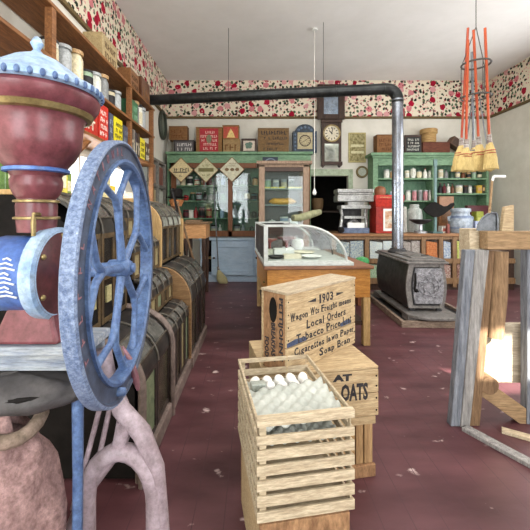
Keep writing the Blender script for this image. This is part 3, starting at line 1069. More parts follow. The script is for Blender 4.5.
goods([('jar', 'white', 'silver', 386.5, 6, 9), ('jar', 'tan', 'silver', 392, 4, 8), ('tin', 'cream', 'white', 407, 5, 8), ('pot', 'white', 'white', 413, 6.5, 10), ('pot', 'cream', 'silver', 419, 6, 7.5),
       ('bottle', 'white', 'red', 425, 5, 10), ('jar', 'white', 'silver', 430.2, 4.4, 8)], G1, 'on the top left shelf of the open cabinet')
goods([('tin', 'white', 'cream', 440.5, 5.5, 9), ('bottle', 'grey', 'black', 446, 4.5, 9), ('jar', 'dark green', 'black', 451.5, 5, 7), ('tin', 'grey', 'black', 457.5, 5, 7.5), ('jar', 'brown', 'black', 463, 4.5, 6),
       ('tin', 'tan', 'black', 468.5, 5, 6.5), ('jar', 'pale green', 'silver', 474, 4.6, 6), ('tin', 'dark green', 'black', 479.5, 4.6, 6)], G1, 'on the top right shelf of the open cabinet')
goods([('jar', 'dark green', 'black', 386, 5, 7), ('bottle', 'pale blue', 'silver', 391, 4.4, 9), ('jar', 'white', 'silver', 408, 5.4, 10.5), ('jar', 'pink', 'silver', 414.3, 5.2, 10.5), ('jar', 'grey', 'silver', 420, 5, 10.5), ('jar', 'pink', 'silver', 425.4, 5, 10.5), ('jar', 'white', 'silver', 430.6, 4.6, 10.5)],
      G2L, 'on the second left shelf of the open cabinet')
goods([('bottle', 'black', 'brown', 440, 4.2, 10.5), ('bottle', 'maroon', 'black', 444.3, 4, 10.5), ('bottle', 'white', 'black', 448.3, 3.8, 10.5), ('bottle', 'brown', 'black', 452.4, 3.8, 10), ('canister', 'white', 'silver', 458.8, 7.4, 8.5), ('jar', 'black', 'brown', 465.4, 4.4, 8),
       ('jar', 'white', 'silver', 470, 4, 8), ('tin', 'dark green', 'black', 474.4, 4, 7)], G2R, 'on the second right shelf of the open cabinet')
y = YG + .1
for px, w_, h_, c, lb, nm in ((478.2, 4.6, 8, (212, 176, 70), 'small yellow carton on the second right shelf beside the dark carton', 'carton'), (482.2, 3, 8.5, (70, 60, 46), 'small dark carton at the right end of the second right shelf', 'carton')):
    a = P(px, 193, y)
    hw = w_ / 2 / FPX * y
    hh = h_ / FPX * y
    t = thing(nm, lb, 'carton', (a.x, y, G2R + .0005), 0, 'cartons on the green open shelves')
    MB().box(-hw, hw, -.05, .05, 0, hh).build('box', plain(c, .3), t, bevel=.003)
    q = MB()
    q.box(-hw * .75, hw * .75, -.053, -.05, hh * .3, hh * .7)
    q.build('paper_label', plain((196, 160, 110)), t)

# ---- on top of the green open cabinet
YO = 7.02
pyO = VY - (gz1 + .001 - EYE) / YO * FPX
t, m, w, h = shelf_box(377, 393, 134.5, pyO, YO, .22, bw('reddish_box_wood', (104, 68, 42), (150, 106, 64)), 'reddish wooden box left of the stovepipe on the green open cabinet', marks=3, mark_c=(96, 58, 32), group='boxes on top of the green open cabinet')
t, m, w, h = shelf_box(405, 421.5, 135, pyO, YO, .06, W['dark'], 'small black chalk sign in a brown frame on the green open cabinet', 'framed_sign', panel=(.88, .86, (44, 44, 44)), marks=4, mark_c=(190, 190, 180), cat='sign', group='boxes on top of the green open cabinet')
t, m, w, h = shelf_box(423, 450, 142, pyO, YO, .2, bw('red_brown_box_wood', (86, 46, 34), (122, 72, 52)), 'long red-brown wooden box carrying the round cheese box', group='boxes on top of the green open cabinet')
zt = m.z + h + .002
rb = 8.2 / FPX * YO
solo((PX(431, YO), YO + .1, zt), lambda q: q.lathe([(0, 0), (rb * .82, 0), (rb * .86, .02), (rb * .86, .17), (rb, .18), (rb * 1.02, .26), (rb * .9, .275), (0, .275)], n=24), 'round_cheese_box', mat('pale_bentwood', (150, 112, 64), (204, 170, 112), 7, (1, 1, 8), rough=.7),
     'round bentwood box with a lid standing on the long red-brown box', 'box', smooth=35)
tb = thing('tilted_box', 'dark wooden box leaning at an angle at the right of the green cabinet top', 'box', (PX(456, YO), YO + .1, gz1), 0, 'boxes on top of the green open cabinet')
c0 = P(459.5, 144, YO)
Mt = Matrix.Translation((c0.x, YO + .1, c0.z)) @ Matrix.Rotation(.62, 4, 'Y')
hw, hh = .17, .085
mbw(tb).box(-hw, hw, -.09, .09, -hh, hh, Mt).build('body', bw('grey_brown_box_wood', (78, 58, 46), (118, 92, 72)), tb, bevel=.004)
mbw(tb).box(-hw * .8, hw * .8, -.094, -.09, -hh * .7, hh * .7, Mt).build('front_panel', plain((64, 46, 36)), tb)

# ---- bin counter along the back right
YK = 6.05
kx0, kx1 = PX(333, YK), 4.5
kz = PZ(233.5, YK)
t = thing('bin_counter', 'long wooden store counter with two rows of glass-fronted food bins', 'counter', ((kx0 + kx1) / 2, YK + .35, 0))
mbw(t).box(kx0, kx1, YK + .03, YK + .9, .0, kz - .05).build('carcass', W['dark'], t)
mbw(t).box(kx0 - .03, kx1 + .03, YK - .03, YK + .935, kz - .05, kz).build('countertop', mat('worn_counter_oak', (122, 84, 54), (168, 124, 84), 6, (1, 9, 9), rough=.45), t, bevel=.006)
stw = mat('counter_frame_wood', (108, 80, 54), (152, 118, 84), 7, (6, 6, 1), rough=.5)
cuts = [333.5, 367, 399.5, 423.5, 441, 454.5, 469, 484]
foods = [((226, 226, 216), (120, 140, 170), 'white beans'), ((206, 214, 226), (236, 236, 230), 'white sugar'), ((150, 130, 130), (206, 196, 190), 'grey peas'), ((190, 96, 50), (226, 146, 90), 'orange lentils'),
         ((120, 140, 186), (226, 226, 226), 'blue and white sweets'), ((180, 190, 80), (222, 222, 140), 'yellow-green peas'), ((190, 170, 130), (222, 206, 170), 'oats')]
low = [((206, 206, 190), (150, 180, 150)), ((150, 186, 140), (206, 216, 196)), ((120, 90, 70), (160, 130, 100)), ((110, 140, 90), (180, 110, 90)), ((150, 70, 60), (206, 190, 180)), ((110, 60, 50), (190, 150, 140)), ((90, 70, 60), (130, 110, 90))]
q = mbw(t)
for p in cuts:
    q.box(PX(p, YK) - .035, PX(p, YK) + .035, YK - .01, YK + .03, .05, kz - .05)
for a, c in ((236.5, 239.5), (258.5, 263.5), (278, 284)):
    q.box(kx0, kx1, YK - .006, YK + .03, PZ(c, YK), PZ(a, YK))
q.build('front_frame', stw, t, bevel=.004)
for r, (ya, yb2) in enumerate(((240, 258.5), (263.5, 278))):
    for i in range(7):
        x0, x1 = PX(cuts[i], YK) + .05, PX(cuts[i + 1], YK) - .05
        z0, z1 = PZ(yb2, YK), PZ(ya, YK)
        f = foods[i] if r == 0 else low[i]
        fm = mat('food_%d_%d' % (r, i), f[0], f[1], 42, rough=.8, contrast=.14)
        n = 2 if (x1 - x0) > .3 else 1
        for s in range(n):
            a, c = x0 + (x1 - x0) * s / n + .008, x0 + (x1 - x0) * (s + 1) / n - .008
            q = mbw(t)
            q.hexa([(a, YK + .012, z0), (c, YK + .012, z0), (c, YK + .1, z0), (a, YK + .1, z0)], [(a, YK + .02, z0 + (z1 - z0) * .93), (c, YK + .02, z0 + (z1 - z0) * (.84 if s == 0 else .95)), (c, YK + .1, z0 + (z1 - z0) * .96), (a, YK + .1, z0 + (z1 - z0) * .96)])
            d = q.build('bin', fm, t, label=(foods[i][2] + ' behind glass') if r == 0 else None)
            q = mbw(t)
            q.box(a, c, YK + .004, YK + .008, z0, z1)
            q.build('glass_front', W['pane'], d)
            q = mbw(t)
            q.box(a, c, YK + .1, YK + .11, z0, z1)
            q.build('paper_liner', plain((196, 186, 160)), d)

# ---- counter-top goods
CT = kz + .001
# big silver counter scale
ys = 6.25
t = thing('counter_scale', 'large silver counter scale with a wide level top on the bin counter', 'scale', (PX(353, ys), ys, CT))
M = lambda px, py: P(px, py, ys)
q = mbw(t)
a, c = M(335.5, 203), M(371, 190)
yy0, yy1 = ys - .16, ys + .16
q.box(a.x, c.x, yy0, yy1, M(0, 193.5).z, M(0, 189.5).z)
q.box(a.x + .015, c.x - .015, yy0 + .01, yy1 - .01, M(0, 195.5).z, M(0, 193.5).z)
q.box(a.x, c.x, yy0, yy1, M(0, 202).z, M(0, 195.5).z)
q.build('head', W['nickel'], t, bevel=.012)
q = mbw(t)
q.box(M(339, 0).x, M(367.5, 0).x, yy0 - .005, yy1, M(0, 209).z, M(0, 205.5).z)
q.box(M(346, 0).x, M(362, 0).x, yy0 + .05, yy1 - .05, M(0, 206).z, M(0, 201).z)
q.build('beam', W['nickel'], t, bevel=.006)
q = mbw(t)
for px in (340.5, 365.5):
    q.tube([M(px, 209), M(px + (1.5 if px < 350 else -.5), 215), M(px + (.5 if px < 350 else 1), 223), M(px, 229)], [.035, .025, .03, .04], 8)
q.tube([(M(347, 0).x, ys, M(0, 225).z), (M(353, 0).x, ys, M(0, 219.5).z), (M(360, 0).x, ys, M(0, 225).z)], [.03, .05, .03], 8)
q.box(M(343, 0).x, M(364, 0).x, ys - .1, ys + .1, M(0, 218.5).z, M(0, 216).z)
q.build('stand', W['nickel'], t, smooth=50)
q = mbw(t)
q.box(M(345.5, 0).x, M(362, 0).x, yy0 + .01, yy0 + .05, M(0, 228).z, M(0, 222.5).z)
q.build('weigh_plate', W['white'], t, bevel=.004)
q = mbw(t)
z1 = M(0, 227.5).z
q.box(M(340, 0).x, M(366.5, 0).x, yy0, yy1, CT, z1)
q.build('base', mat('slate_blue_scale_base', (72, 84, 112), (120, 134, 160), 12, rough=.4), t, bevel=.01)
q = mbw(t)
q.box(M(344, 0).x, M(363, 0).x, ys + .1, ys + .12, z1, M(0, 209).z)
q.build('back_plate', W['cast'], t)
q = mbw(t)
k = M(338.2, 229.5)
q.lathe([(0, -.05), (.05, -.05), (.055, 0), (.05, .05), (0, .05)], (0, 0, 0), 16, at(FRONT, (k.x, yy0 - .04, k.z)))
q.build('knob', W['black'], t, smooth=40)

# red coffee canister with a picture panel
yr = 6.25
t = thing('red_canister', 'tall red store canister with a white picture panel beside the silver scale', 'canister', (PX(385.5, yr), yr, CT))
a, c = P(371.5, 233, yr), P(399.5, 195, yr)
cx_, hw, hd = (a.x + c.x) / 2, (c.x - a.x) / 2, .18
q = mbw(t)
zz = lambda py: PZ(py, yr)
q.box(cx_ - hw * .92, cx_ + hw * .92, yr - hd, yr + hd, CT, zz(207))
q.build('body', W['red_can'], t, bevel=.012)
q = mbw(t)
q.hexa([(cx_ - hw * .92, yr - hd, zz(207)), (cx_ + hw * .92, yr - hd, zz(207)), (cx_ + hw * .92, yr + hd, zz(207)), (cx_ - hw * .92, yr + hd, zz(207))],
       [(cx_ - hw, yr - hd - .03, zz(200)), (cx_ + hw, yr - hd - .03, zz(200)), (cx_ + hw, yr + hd, zz(200)), (cx_ - hw, yr + hd, zz(200))])
q.box(cx_ - hw, cx_ + hw, yr - hd - .035, yr + hd, zz(200), zz(195.5))
q.build('lid', W['red'], t, bevel=.008)
q = mbw(t)
q.box(cx_ - hw * .42, cx_ + hw * .5, yr - hd - .006, yr - hd, zz(230.5), zz(209))
pnl = q.build('picture_panel', W['white'], t)
q = mbw(t)
q.box(cx_ - hw * .3, cx_ + hw * .4, yr - hd - .009, yr - hd - .006, zz(228), zz(211))
q.build('picture', mat('faded_harvest_picture', (190, 140, 106), (226, 216, 196), 14, rough=.7, c3=(120, 150, 160), contrast=.13), pnl)
q = mbw(t)
for i in range(2):
    q.marks(-hw * .7, hw * .7, -.012, .012, 1, at(FRONT, (cx_, yr - hd - .036, zz(197.6 + i * .1))), t=.003)
q.build('lettering', plain((216, 170, 120)), t)
# wooden bowl-shaped tin on its lid
solo((PX(380, yr), yr, zz(195.5) + .001), lambda q: q.lathe([(0, 0), (.085, 0), (.1, .05), (.1, .1), (.08, .145), (.03, .165), (0, .168)], n=20), 'round_tin', plain((132, 82, 56), .4),
     'round brown domed tin standing on the red canister', 'tin', smooth=50)

# glass dome jar and the scale pan before it
yj = 6.55
rj = 15 / 2 / FPX * yj
solo((PX(415.5, yj), yj + .05, CT), lambda q: q.lathe([(0, 0), (rj * 1.02, 0), (rj * 1.05, .1), (rj, .34), (rj * .92, .42), (rj * .6, .45), (rj * .62, .5), (rj * .5, .52), (0, .52)], n=24), 'glass_jar', W['glassjar'],
     'large pale rounded store jar on the counter behind the black fish', 'jar', smooth=50)
solo((PX(403, yj), yj + .0, CT), lambda q: q.lathe([(0, 0), (.075, 0), (.075, .05), (.07, .07), (.07, .4), (.06, .47), (0, .48)], n=18), 'tall_jar', plain((196, 196, 186), .3), 'tall narrow pale jar just right of the stovepipe on the counter', 'jar', smooth=50)
yp = 6.2
t = thing('pan_scale', 'small black balance with a crescent pan on the counter right of the stovepipe', 'scale', (PX(420.5, yp), yp, CT))
c0 = P(420.5, 223.5, yp)
q = mbw(t)
prof = [(r_ * .19, .085 * r_ * r_) for r_ in (0, .3, .55, .75, .9, 1.0)]
prof += [(.185, .095), (.165, .075), (.12, .045), (.05, .018), (0, .012)]
q.lathe(prof, (c0.x, yp, c0.z - .02), 24)
q.build('pan', W['cast'], t, smooth=50)
q = mbw(t)
q.lathe([(0, 0), (.11, 0), (.11, .03), (.03, .05), (.02, c0.z - .02 - CT), (0, c0.z - .015 - CT)], (c0.x, yp, CT), 18)
q.build('base', W['steel'], t, smooth=40)

# fish-shaped hanging sign on a post
yf = 6.15
t = thing('fish_sign', 'black wooden fish mounted on a thin teal post on the counter', 'sign', (PX(434.5, yf), yf, CT))
out = [(421.5, 209.5), (426, 205), (430, 202.5), (434, 202), (438, 204), (442, 206.5), (446, 206), (449, 203.5), (452.3, 202.5), (453, 205), (450, 208.5), (446, 211.5), (442, 214.5), (437, 217), (432, 217.3), (427, 214.5), (423.5, 212)]
q = mbw(t)
q.prism([(PX(u, yf), PZ(v, yf)) for u, v in out], 'y', yf - .06, yf - .035)
q.build('fish', W['black'], t, bevel=.006)
q = mbw(t)
q.box(PX(433.5, yf), PX(436, yf), yf - .033, yf - .0, CT + .03, PZ(160, yf))
q.box(PX(433.2, yf), PX(436.4, yf), yf - .034, yf + .004, PZ(166, yf), PZ(159.5, yf))
q.build('post', plain((84, 112, 110), .3), t)
q = mbw(t)
q.box(PX(430, yf), PX(440, yf), yf - .1, yf + .09, CT, CT + .03)
q.build('base', plain((70, 96, 96)), t, bevel=.004)

# crock, tins and parcels
yc = 6.35
rc = 21.5 / 2 / FPX * yc
hc = 24 / FPX * yc
t = thing('stoneware_crock', 'big blue-grey stoneware crock with a lid on the bin counter', 'crock', (PX(460.5, yc), yc, CT))
q = MB()
q.lathe([(0, 0), (rc * .8, 0), (rc * .95, hc * .18), (rc, hc * .42), (rc * .95, hc * .62), (rc * .74, hc * .78), (rc * .76, hc * .84), (rc * .72, hc * .86)], n=28)
q.build('body', W['crock'], t, smooth=50)
q = MB()
q.lathe([(0, hc * .86), (rc * .84, hc * .86), (rc * .86, hc * .95), (rc * .8, hc), (rc * .2, hc * 1.03), (0, hc * 1.03)], n=28)
q.build('lid', W['crock'], t, smooth=40)
q = MB()
for z in (.2, .62, .68):
    rr_ = rc * (.965 if z < .5 else (.96 if z < .65 else .895))
    q.tube([(rr_ * math.cos(s), rr_ * math.sin(s), hc * z) for s in [2 * PI * i / 28 for i in range(28)]], .007, 6, closed=True)
q.build('blue_band', plain((84, 104, 150)), t, smooth=60)
q = MB()
for s in (-1, 1):
    q.tube([(s * rc * .9, 0, hc * .66), (s * rc * 1.14, 0, hc * .64), (s * rc * 1.12, 0, hc * .52), (s * rc * .97, 0, hc * .5)], .018, 8)
q.build('handle', W['crock'], t, smooth=60)


def parcel(px0, px1, py0, y, dep, c, lab, name, cat, lc=None, base=CT):
    x0, x1 = PX(px0, y), PX(px1, y)
    hh = PZ(py0, y) - base
    t = thing(name, lab, cat, ((x0 + x1) / 2, y, base), 0)
    w_ = (x1 - x0) / 2
    MB().box(-w_, w_, -dep / 2, dep / 2, 0, hh).build('box', plain(c, .35), t, bevel=.006)
    if lc:
        q = MB()
        q.box(-w_ * .7, w_ * .7, -dep / 2 - .003, -dep / 2, hh * .25, hh * .7)
        q.build('paper_label', plain(lc, .4), t)
    return t


parcel(472.5, 479.5, 221, 6.42, .16, (150, 160, 190), 'blue and white paper parcel right of the stoneware crock', 'paper_parcel', 'parcel', (216, 220, 226))
parcel(474, 481, 211.5, 6.75, .16, (150, 158, 60), 'yellow-green tin behind the blue and white parcel', 'tea_tin', 'tin', (196, 196, 110))
parcel(466, 487, 205.5, 6.88, .1, (86, 40, 46), 'wide maroon carton on the counter below the second right shelf', 'maroon_carton', 'carton')
parcel(437.5, 452, 196.5, 6.82, .14, (142, 96, 62), 'brown slatted wooden crate standing on the counter behind the fish', 'small_crate', 'crate', (120, 84, 54))
parcel(440, 446, 226, 6.2, .12, (196, 190, 180), 'small pale box on the counter left of the crock', 'small_box', 'box', (150, 70, 60))
parcel(446.5, 449, 224, 6.1, .06, (120, 60, 50), 'tiny red-brown tin beside the small pale box on the counter', 'small_tin', 'tin')

# ================================================================== TALL GLASS CASE AND CURVED SHOWCASE
YV = 5.75
vx0, vx1 = PX(259, YV), PX(309, YV)
vz1 = PZ(161, YV)
t = thing('tall_showcase', 'tall oak showcase with glass sides behind the curved counter case', 'showcase', ((vx0 + vx1) / 2, YV + .24, 0))
sw = .095
ok = mat('grey_oak_stile', (122, 98, 80), (172, 146, 124), 9, (9, 9, 1), rough=.6, bump=.15)
for x in (vx0, vx1 - sw):
    for y0 in (YV, YV + .42):
        mbw(t).box(x, x + sw, y0, y0 + .06, 0, vz1 - .06).build('post', ok, t, bevel=.006)
q = mbw(t)
q.box(vx0 - .04, vx1 + .05, YV - .04, YV + .52, vz1 - .05, vz1).box(vx0, vx1, YV, YV + .48, vz1 - .1, vz1 - .05)
q.build('top', ok, t, bevel=.008)
q = mbw(t)
q.box(vx0 + .02, vx1 - .02, YV + .03, YV + .46, .1, 1.05)
q.build('cabinet_base', W['dark'], t, bevel=.005)
for z0_, z1_ in ((vz1 - .17, vz1 - .1), (1.05, 1.13)):
    mbw(t).box(vx0 + sw, vx1 - sw, YV + .01, YV + .05, z0_, z1_).build('rail', W['dark'], t, bevel=.004)
sh = []
for z in (PZ(188, YV), PZ(204.5, YV)):
    mbw(t).box(vx0 + .04, vx1 - .04, YV + .07, YV + .45, z - .014, z).build('glass_shelf', plain((150, 166, 160)), t)
    sh.append(z)
q = mbw(t)
q.box(vx0 + sw, vx1 - sw, YV + .025, YV + .031, 1.13, vz1 - .17)
q.build('front_glass', W['doorglass'], t)
q = mbw(t)
for x in (vx0 + .03, vx1 - .036):
    q.box(x, x + .006, YV + .06, YV + .42, 1.05, vz1 - .1)
q.build('side_glass', W['doorglass'], t)
q = mbw(t)
q.box(vx0 + sw, vx1 - sw, YV + .44, YV + .455, 1.05, vz1 - .1)
q.build('back_panel', plain((104, 104, 100), .4), t)
for i, px in enumerate((267, 274.5, 282, 291, 298.5)):
    solo((PX(px, YV + .12), YV + .12, sh[0] + .0005), lambda q: q.box(-.055, .055, -.02, .02, 0, .028), 'price_tag', plain((222, 204, 106), .3),
         'yellow tag, %s from the left on the upper shelf of the tall showcase' % ORD[i], 'tag', 'yellow tags in the tall showcase', bevel=.003)
solo((PX(282.5, YV + .2), YV + .2, sh[1] + .0005), lambda q: q.ball((0, 0, .055), .235, .09, .058, 20, 10).ball((-.13, 0, .06), .08, .085, .056).ball((.1, 0, .062), .1, .085, .056), 'bread_loaf', plain((214, 158, 62), .3),
     'long golden loaf on the lower shelf of the tall showcase', 'bread', smooth=70)
for i, (px, c, k) in enumerate(((268, 'pale green', 'jar'), (276, 'white', 'canister'), (284, 'silver', 'canister'), (291, 'dark green', 'jar'))):
    vessel(k, .055, .17, CN[c], CN['silver'], (PX(px, YV + .3), YV + .3, sh[0] + .001), '%s %s, %s from the left behind the yellow tags in the tall showcase' % (c, k, ORD[i]), k, 'goods in the tall showcase')
for i, (px, c, k, h_) in enumerate(((272, 'grey', 'crock', .16), (284, 'pale blue', 'canister', .22), (294, 'white', 'jar', .18))):
    vessel(k, .07, h_, CN[c], CN['white'], (PX(px, YV + .25), YV + .25, 1.051), '%s %s, %s from the left on the floor of the tall showcase' % (c, k, ORD[i]), k, 'goods in the tall showcase')

# ---- oak counter under the curved glass case (local frame: x across, y away from the viewer)
ang = math.radians(3.2)
ox, oy = .098, 3.42
cnt = thing('oak_counter', 'honey oak counter table carrying the curved glass showcase', 'counter', (ox, oy, 0), ang)
CW, CL, CZ = 1.05, 1.62, .8
MB().box(-.012, CW + .03, -.03, CL + .02, CZ - .035, CZ).build('countertop', mat('worn_brown_countertop', (112, 72, 54), (158, 112, 84), 6, (1, 9, 9), rough=.45), cnt, bevel=.008)
MB().box(.02, CW, 0, CL, CZ - .32, CZ - .035).build('apron', W['oak'], cnt, bevel=.006)
for lx in (.02, CW - .07):
    for ly in (.0, CL - .07):
        MB().box(lx, lx + .07, ly - .003, ly + .068, 0, CZ - .32).build('leg', W['tan'], cnt, bevel=.006)
MB().box(.05, CW - .04, .03, CL - .04, .2, .24).build('lower_shelf', W['dark'], cnt)
q = MB()
q.ball((.012, .25, CZ - .2), .014)
q.build('knob', W['brass'], cnt, smooth=60)

case = thing('curved_showcase', 'white framed curved glass showcase standing on the oak counter', 'showcase', (ox, oy, CZ + .0005), ang)
SW, SH_, SL = .81, .395, 1.52
arcp = [(0, 0)] + [(0, SH_)] + [(.33, SH_)]
for i in range(1, 11):
    s = PI / 2 * i / 10
    arcp.append((.33 + (SW - .33) * math.sin(s), .045 + (SH_ - .045) * math.cos(s)))
arcp.append((SW, 0))


def hoop(q, yv, r):
    pts = [(p[0], yv, p[1]) for p in arcp[1:]]
    q.tube([(0, yv, .0)] + pts, r, 8)


q = MB()
q.box(-.012, SW + .07, -.02, SL + .02, 0, .035).box(0, SW + .04, -.012, SL + .012, .035, .05)
q.build('sill', W['case_white'], case, bevel=.006)
q = MB()
hoop(q, 0, .013)
q.box(-.012, .028, -.012, .02, .03, SH_)
q.box(-.012, .34, -.012, .02, SH_ - .012, SH_ + .01)
q.build('end_frame', W['case_white'], case, smooth=40)
q = MB()
hoop(q, SL, .013)
q.build('end_frame', W['case_white'], case, smooth=40)
for yv in (.5, 1.0):
    q = MB()
    hoop(q, yv, .008)
    q.build('inner_rib', W['cast'], case, smooth=40)
q = MB()
q.box(-.012, .012, .0, SL, SH_ - .012, SH_ + .01).box(.32, .345, 0, SL, SH_ - .008, SH_ + .008)
q.build('top_rail', W['case_white'], case, bevel=.003)
q = MB()
inner = [(p[0] * .99, p[1] * .985) for p in arcp[2:]]
outer = arcp[2:]
q.prism(outer + inner[::-1], 'y', .02, SL - .02)
q.build('curved_glass', W['caseglass'], case, smooth=40)
q = MB()
q.prism([(p[0] * .98 + .008, p[1] * .97 + .004) for p in arcp], 'y', .003, .007)
q.build('end_glass', W['caseglass'], case)
q = MB()
q.box(.015, .33, .02, SL - .02, SH_ - .004, SH_ + .002)
q.build('top_glass', W['caseglass'], case)
q = MB()
q.box(-.004, .004, .03, SL - .03, .05, SH_ - .02)
q.build('back_door', W['bin_dark'], case)
q = MB()
q.box(.02, .62, .12, SL - .05, .245, .252)
q.build('inner_shelf', W['caseglass'], case)
cM = Matrix.Translation((ox, oy, CZ)) @ Matrix.Rotation(ang, 4, 'Z')


def in_case(lx, ly, lz, fn, name, m, label, cat, smooth=40):
    p = cM @ Vector((lx, ly, lz))
    o = solo(p, fn, name, m, label, cat, 'goods in the curved showcase', smooth)
    o.rotation_euler = (0, 0, ang)
    return o


plate = lambda r: (lambda q: q.lathe([(0, 0), (r * .6, 0), (r, .025), (r * .97, .03), (r * .58, .008), (0, .008)], n=22))
in_case(.13, .2, .051, plate(.09), 'saucer', W['cast'], 'dark saucer at the front left inside the curved showcase', 'plate')
in_case(.3, .22, .051, lambda q: q.box(-.09, .09, -.06, .06, 0, .04), 'paper_packet', W['paper'], 'flat cream packet behind the front glass of the curved showcase', 'packet')
in_case(.5, .2, .051, plate(.11), 'saucer', W['white'], 'white oval plate at the front right inside the curved showcase', 'plate')
in_case(.25, .5, .051, lambda q: q.box(-.11, .11, -.07, .07, 0, .075), 'white_box', W['white'], 'white box in the middle of the curved showcase', 'box', 0)
in_case(.07, .55, .051, lambda q: q.box(-.06, .06, -.07, .07, 0, .06), 'pale_packet', plain((206, 206, 190)), 'pale packet beside the white box in the curved showcase', 'packet', 0)
in_case(.5, .6, .051, plate(.13), 'saucer', plain((216, 210, 190)), 'cream plate right of the white box in the curved showcase', 'plate')
in_case(.33, .8, .051, lambda q: q.lathe([(0, 0), (.07, 0), (.07, .015), (.018, .03), (.018, .13), (.05, .15), (.11, .165), (.11, .185), (0, .185)], n=20), 'cake_stand', plain((140, 50, 50)), 'red footed stand towards the back of the curved showcase', 'cake stand')
in_case(.13, .85, .051, lambda q: q.lathe([(0, 0), (.06, 0), (.06, .015), (.016, .03), (.016, .11), (.04, .13), (.09, .145), (.09, .16), (0, .16)], n=20), 'cake_stand', plain((170, 100, 96)), 'smaller pink-red footed stand at the left in the curved showcase', 'cake stand')
in_case(.52, 1.1, .051, lambda q: q.lathe([(0, 0), (.05, 0), (.08, .06), (.07, .13), (.03, .15), (0, .15)], n=18), 'sugar_bowl', W['white'], 'small white bowl at the far right in the curved showcase', 'bowl')
in_case(.2, 1.2, .051, lambda q: q.box(-.12, .12, -.1, .1, 0, .12), 'grey_box', plain((120, 116, 116)), 'grey box at the far end inside the curved showcase', 'box', 0)

# rolled paper lying on the far end of the case
pr = P(313, 216, 5.15)
t = thing('paper_roll', 'khaki green paper roll lying slantwise on top of the curved showcase', 'paper roll', (.22, 4.82, CZ + SH_ + .012), 0)
q = mbw(t)
zc = CZ + SH_ + .012 + .062
q.tube([(.50, 4.6, zc - .012), (.60, 4.66, zc - .006), (.80, 4.78, zc + .05), (.9, 4.84, zc + .075)], [.045, .05, .05, .038], 14)
q.build('roll', mat('khaki_paper', (112, 114, 84), (156, 156, 120), 6, rough=.7), t, smooth=60)
q = mbw(t)
q.tube([(.492, 4.594, zc - .012), (.503, 4.601, zc - .012)], .028, 12)
q.build('core', plain((84, 84, 62)), t)
# small reddish crate and green sack on the floor right of the counter
t = thing('small_floor_crate', 'small reddish-brown crate on the floor between the oak counter and the stove', 'crate', (1.72, 5.05, 0))
q = mbw(t)
a, c = PX(358, 5.0), PX(368, 5.0)
q.box(a, c, 5.0, 5.3, 0, PZ(268, 5.0))
q.build('body', mat('reddish_crate', (120, 66, 46), (166, 108, 72), 6, (2, 6, 6), rough=.8), t, bevel=.006)
q = mbw(t)
q.box(a - .006, c + .006, 4.99, 5.31, PZ(271, 5.0), PZ(269.5, 5.0))
q.build('top_slat', W['brown_plank'], t)
t = thing('green_bunch', 'bright green cabbage-like bundle on the small reddish crate', 'cabbage', (PX(362, 5.12), 5.12, PZ(268, 5.0)))
q = MB()
q.ball((0, 0, .075), .085, .085, .075)
q.build('head', plain((96, 170, 110), .4), t, smooth=60)
q = MB()
for i in range(6):
    s = i * PI / 3
    q.ball((.06 * math.cos(s), .06 * math.sin(s), .07), .05, .05, .065, 10, 6)
q.build('outer_leaves', plain((70, 150, 90), .5), t, smooth=60)

# ================================================================== BOX STOVE
sa = math.radians(-2.2)
so = Vector((1.865, 4.1, 0))
SM = Matrix.Translation(so) @ Matrix.Rotation(sa, 4, 'Z')
pl = thing('stove_platform', 'low wooden framed hearth platform on the floor under the stove', 'platform', so, sa)
PW, PLN = .78, 1.5
q = MB()
q.box(-.17, PW, -.07, -.03, 0, .075).box(-.17, -.13, -.03, PLN, 0, .075).box(PW - .04, PW, -.03, PLN, 0, .075).box(-.13, PW - .04, PLN - .04, PLN, 0, .075)
q.build('frame', mat('worn_frame_board', (110, 92, 80), (170, 150, 132), 6, (2, 2, 8), rough=.8, bump=.2), pl, bevel=.005)
MB().box(-.13, PW - .04, -.03, PLN - .04, 0, .04).build('hearth_slab', W['cast'], pl)
for bx, by in ((-.05, .06), (.42, .06), (-.05, 1.22), (.42, 1.22)):
    solo(SM @ Vector((bx + .05, by + .07, .0405)), lambda q: q.box(-.06, .06, -.1, .1, 0, .055), 'brick', mat('grey_brick', (112, 104, 100), (164, 156, 150), 12, rough=.9, bump=.3),
         'grey brick under the %s %s corner of the stove' % ('front' if by < .5 else 'back', 'left' if bx < .3 else 'right'), 'brick', 'bricks under the stove', bevel=.006, rz=sa)
B0 = .0965
st = thing('box_stove', 'black cast iron box stove with an ornate silver-grey door', 'stove', SM @ Vector((0, 0, B0)), sa)
SX, SY = .405, 1.22     # width and length of the body
y_f = .16              # front of the body behind the hearth apron
q = MB()
apr = [(-.07, .02), (.02, -.07)] + [(.26 + .24 * math.sin(s), -.08 - .05 * math.cos(s)) for s in (-.7, 0, .7)] + [(.50, -.03), (.51, .04), (.51, SY + .12), (-.07, SY + .12)]
q.prism(apr, 'z', 0, .035)
q.build('bottom_plate', W['cast_top'], st, bevel=.008)
for lx in (.05, SX - .03):
    for ly in (.2, SY + .02):
        q = MB()
        q.tube([(lx, ly, .03), (lx, ly, .09)], [.04, .03], 8)
        q.build('leg', W['cast'], st)
Hs = .612
z0b = .075
prof = []
for i in range(11):
    u = i / 10
    bulge = .035 * math.sin(PI * min(1, u * 1.05))
    prof.append((-bulge + .0, z0b + u * (Hs - z0b)))
left = [(x, z) for x, z in prof]
right = [(SX - x, z) for x, z in prof]
q = MB()
q.prism(left + right[::-1], 'y', y_f, SY + .1)
q.build('body', W['cast'], st, smooth=35)
q = MB()
q.box(-.05, SX + .05, y_f - .06, SY + .14, Hs, Hs + .03).box(-.025, SX + .025, y_f - .03, SY + .11, Hs + .03, Hs + .055)
q.build('top_plate', W['cast_top'], st, bevel=.012)
q = MB()
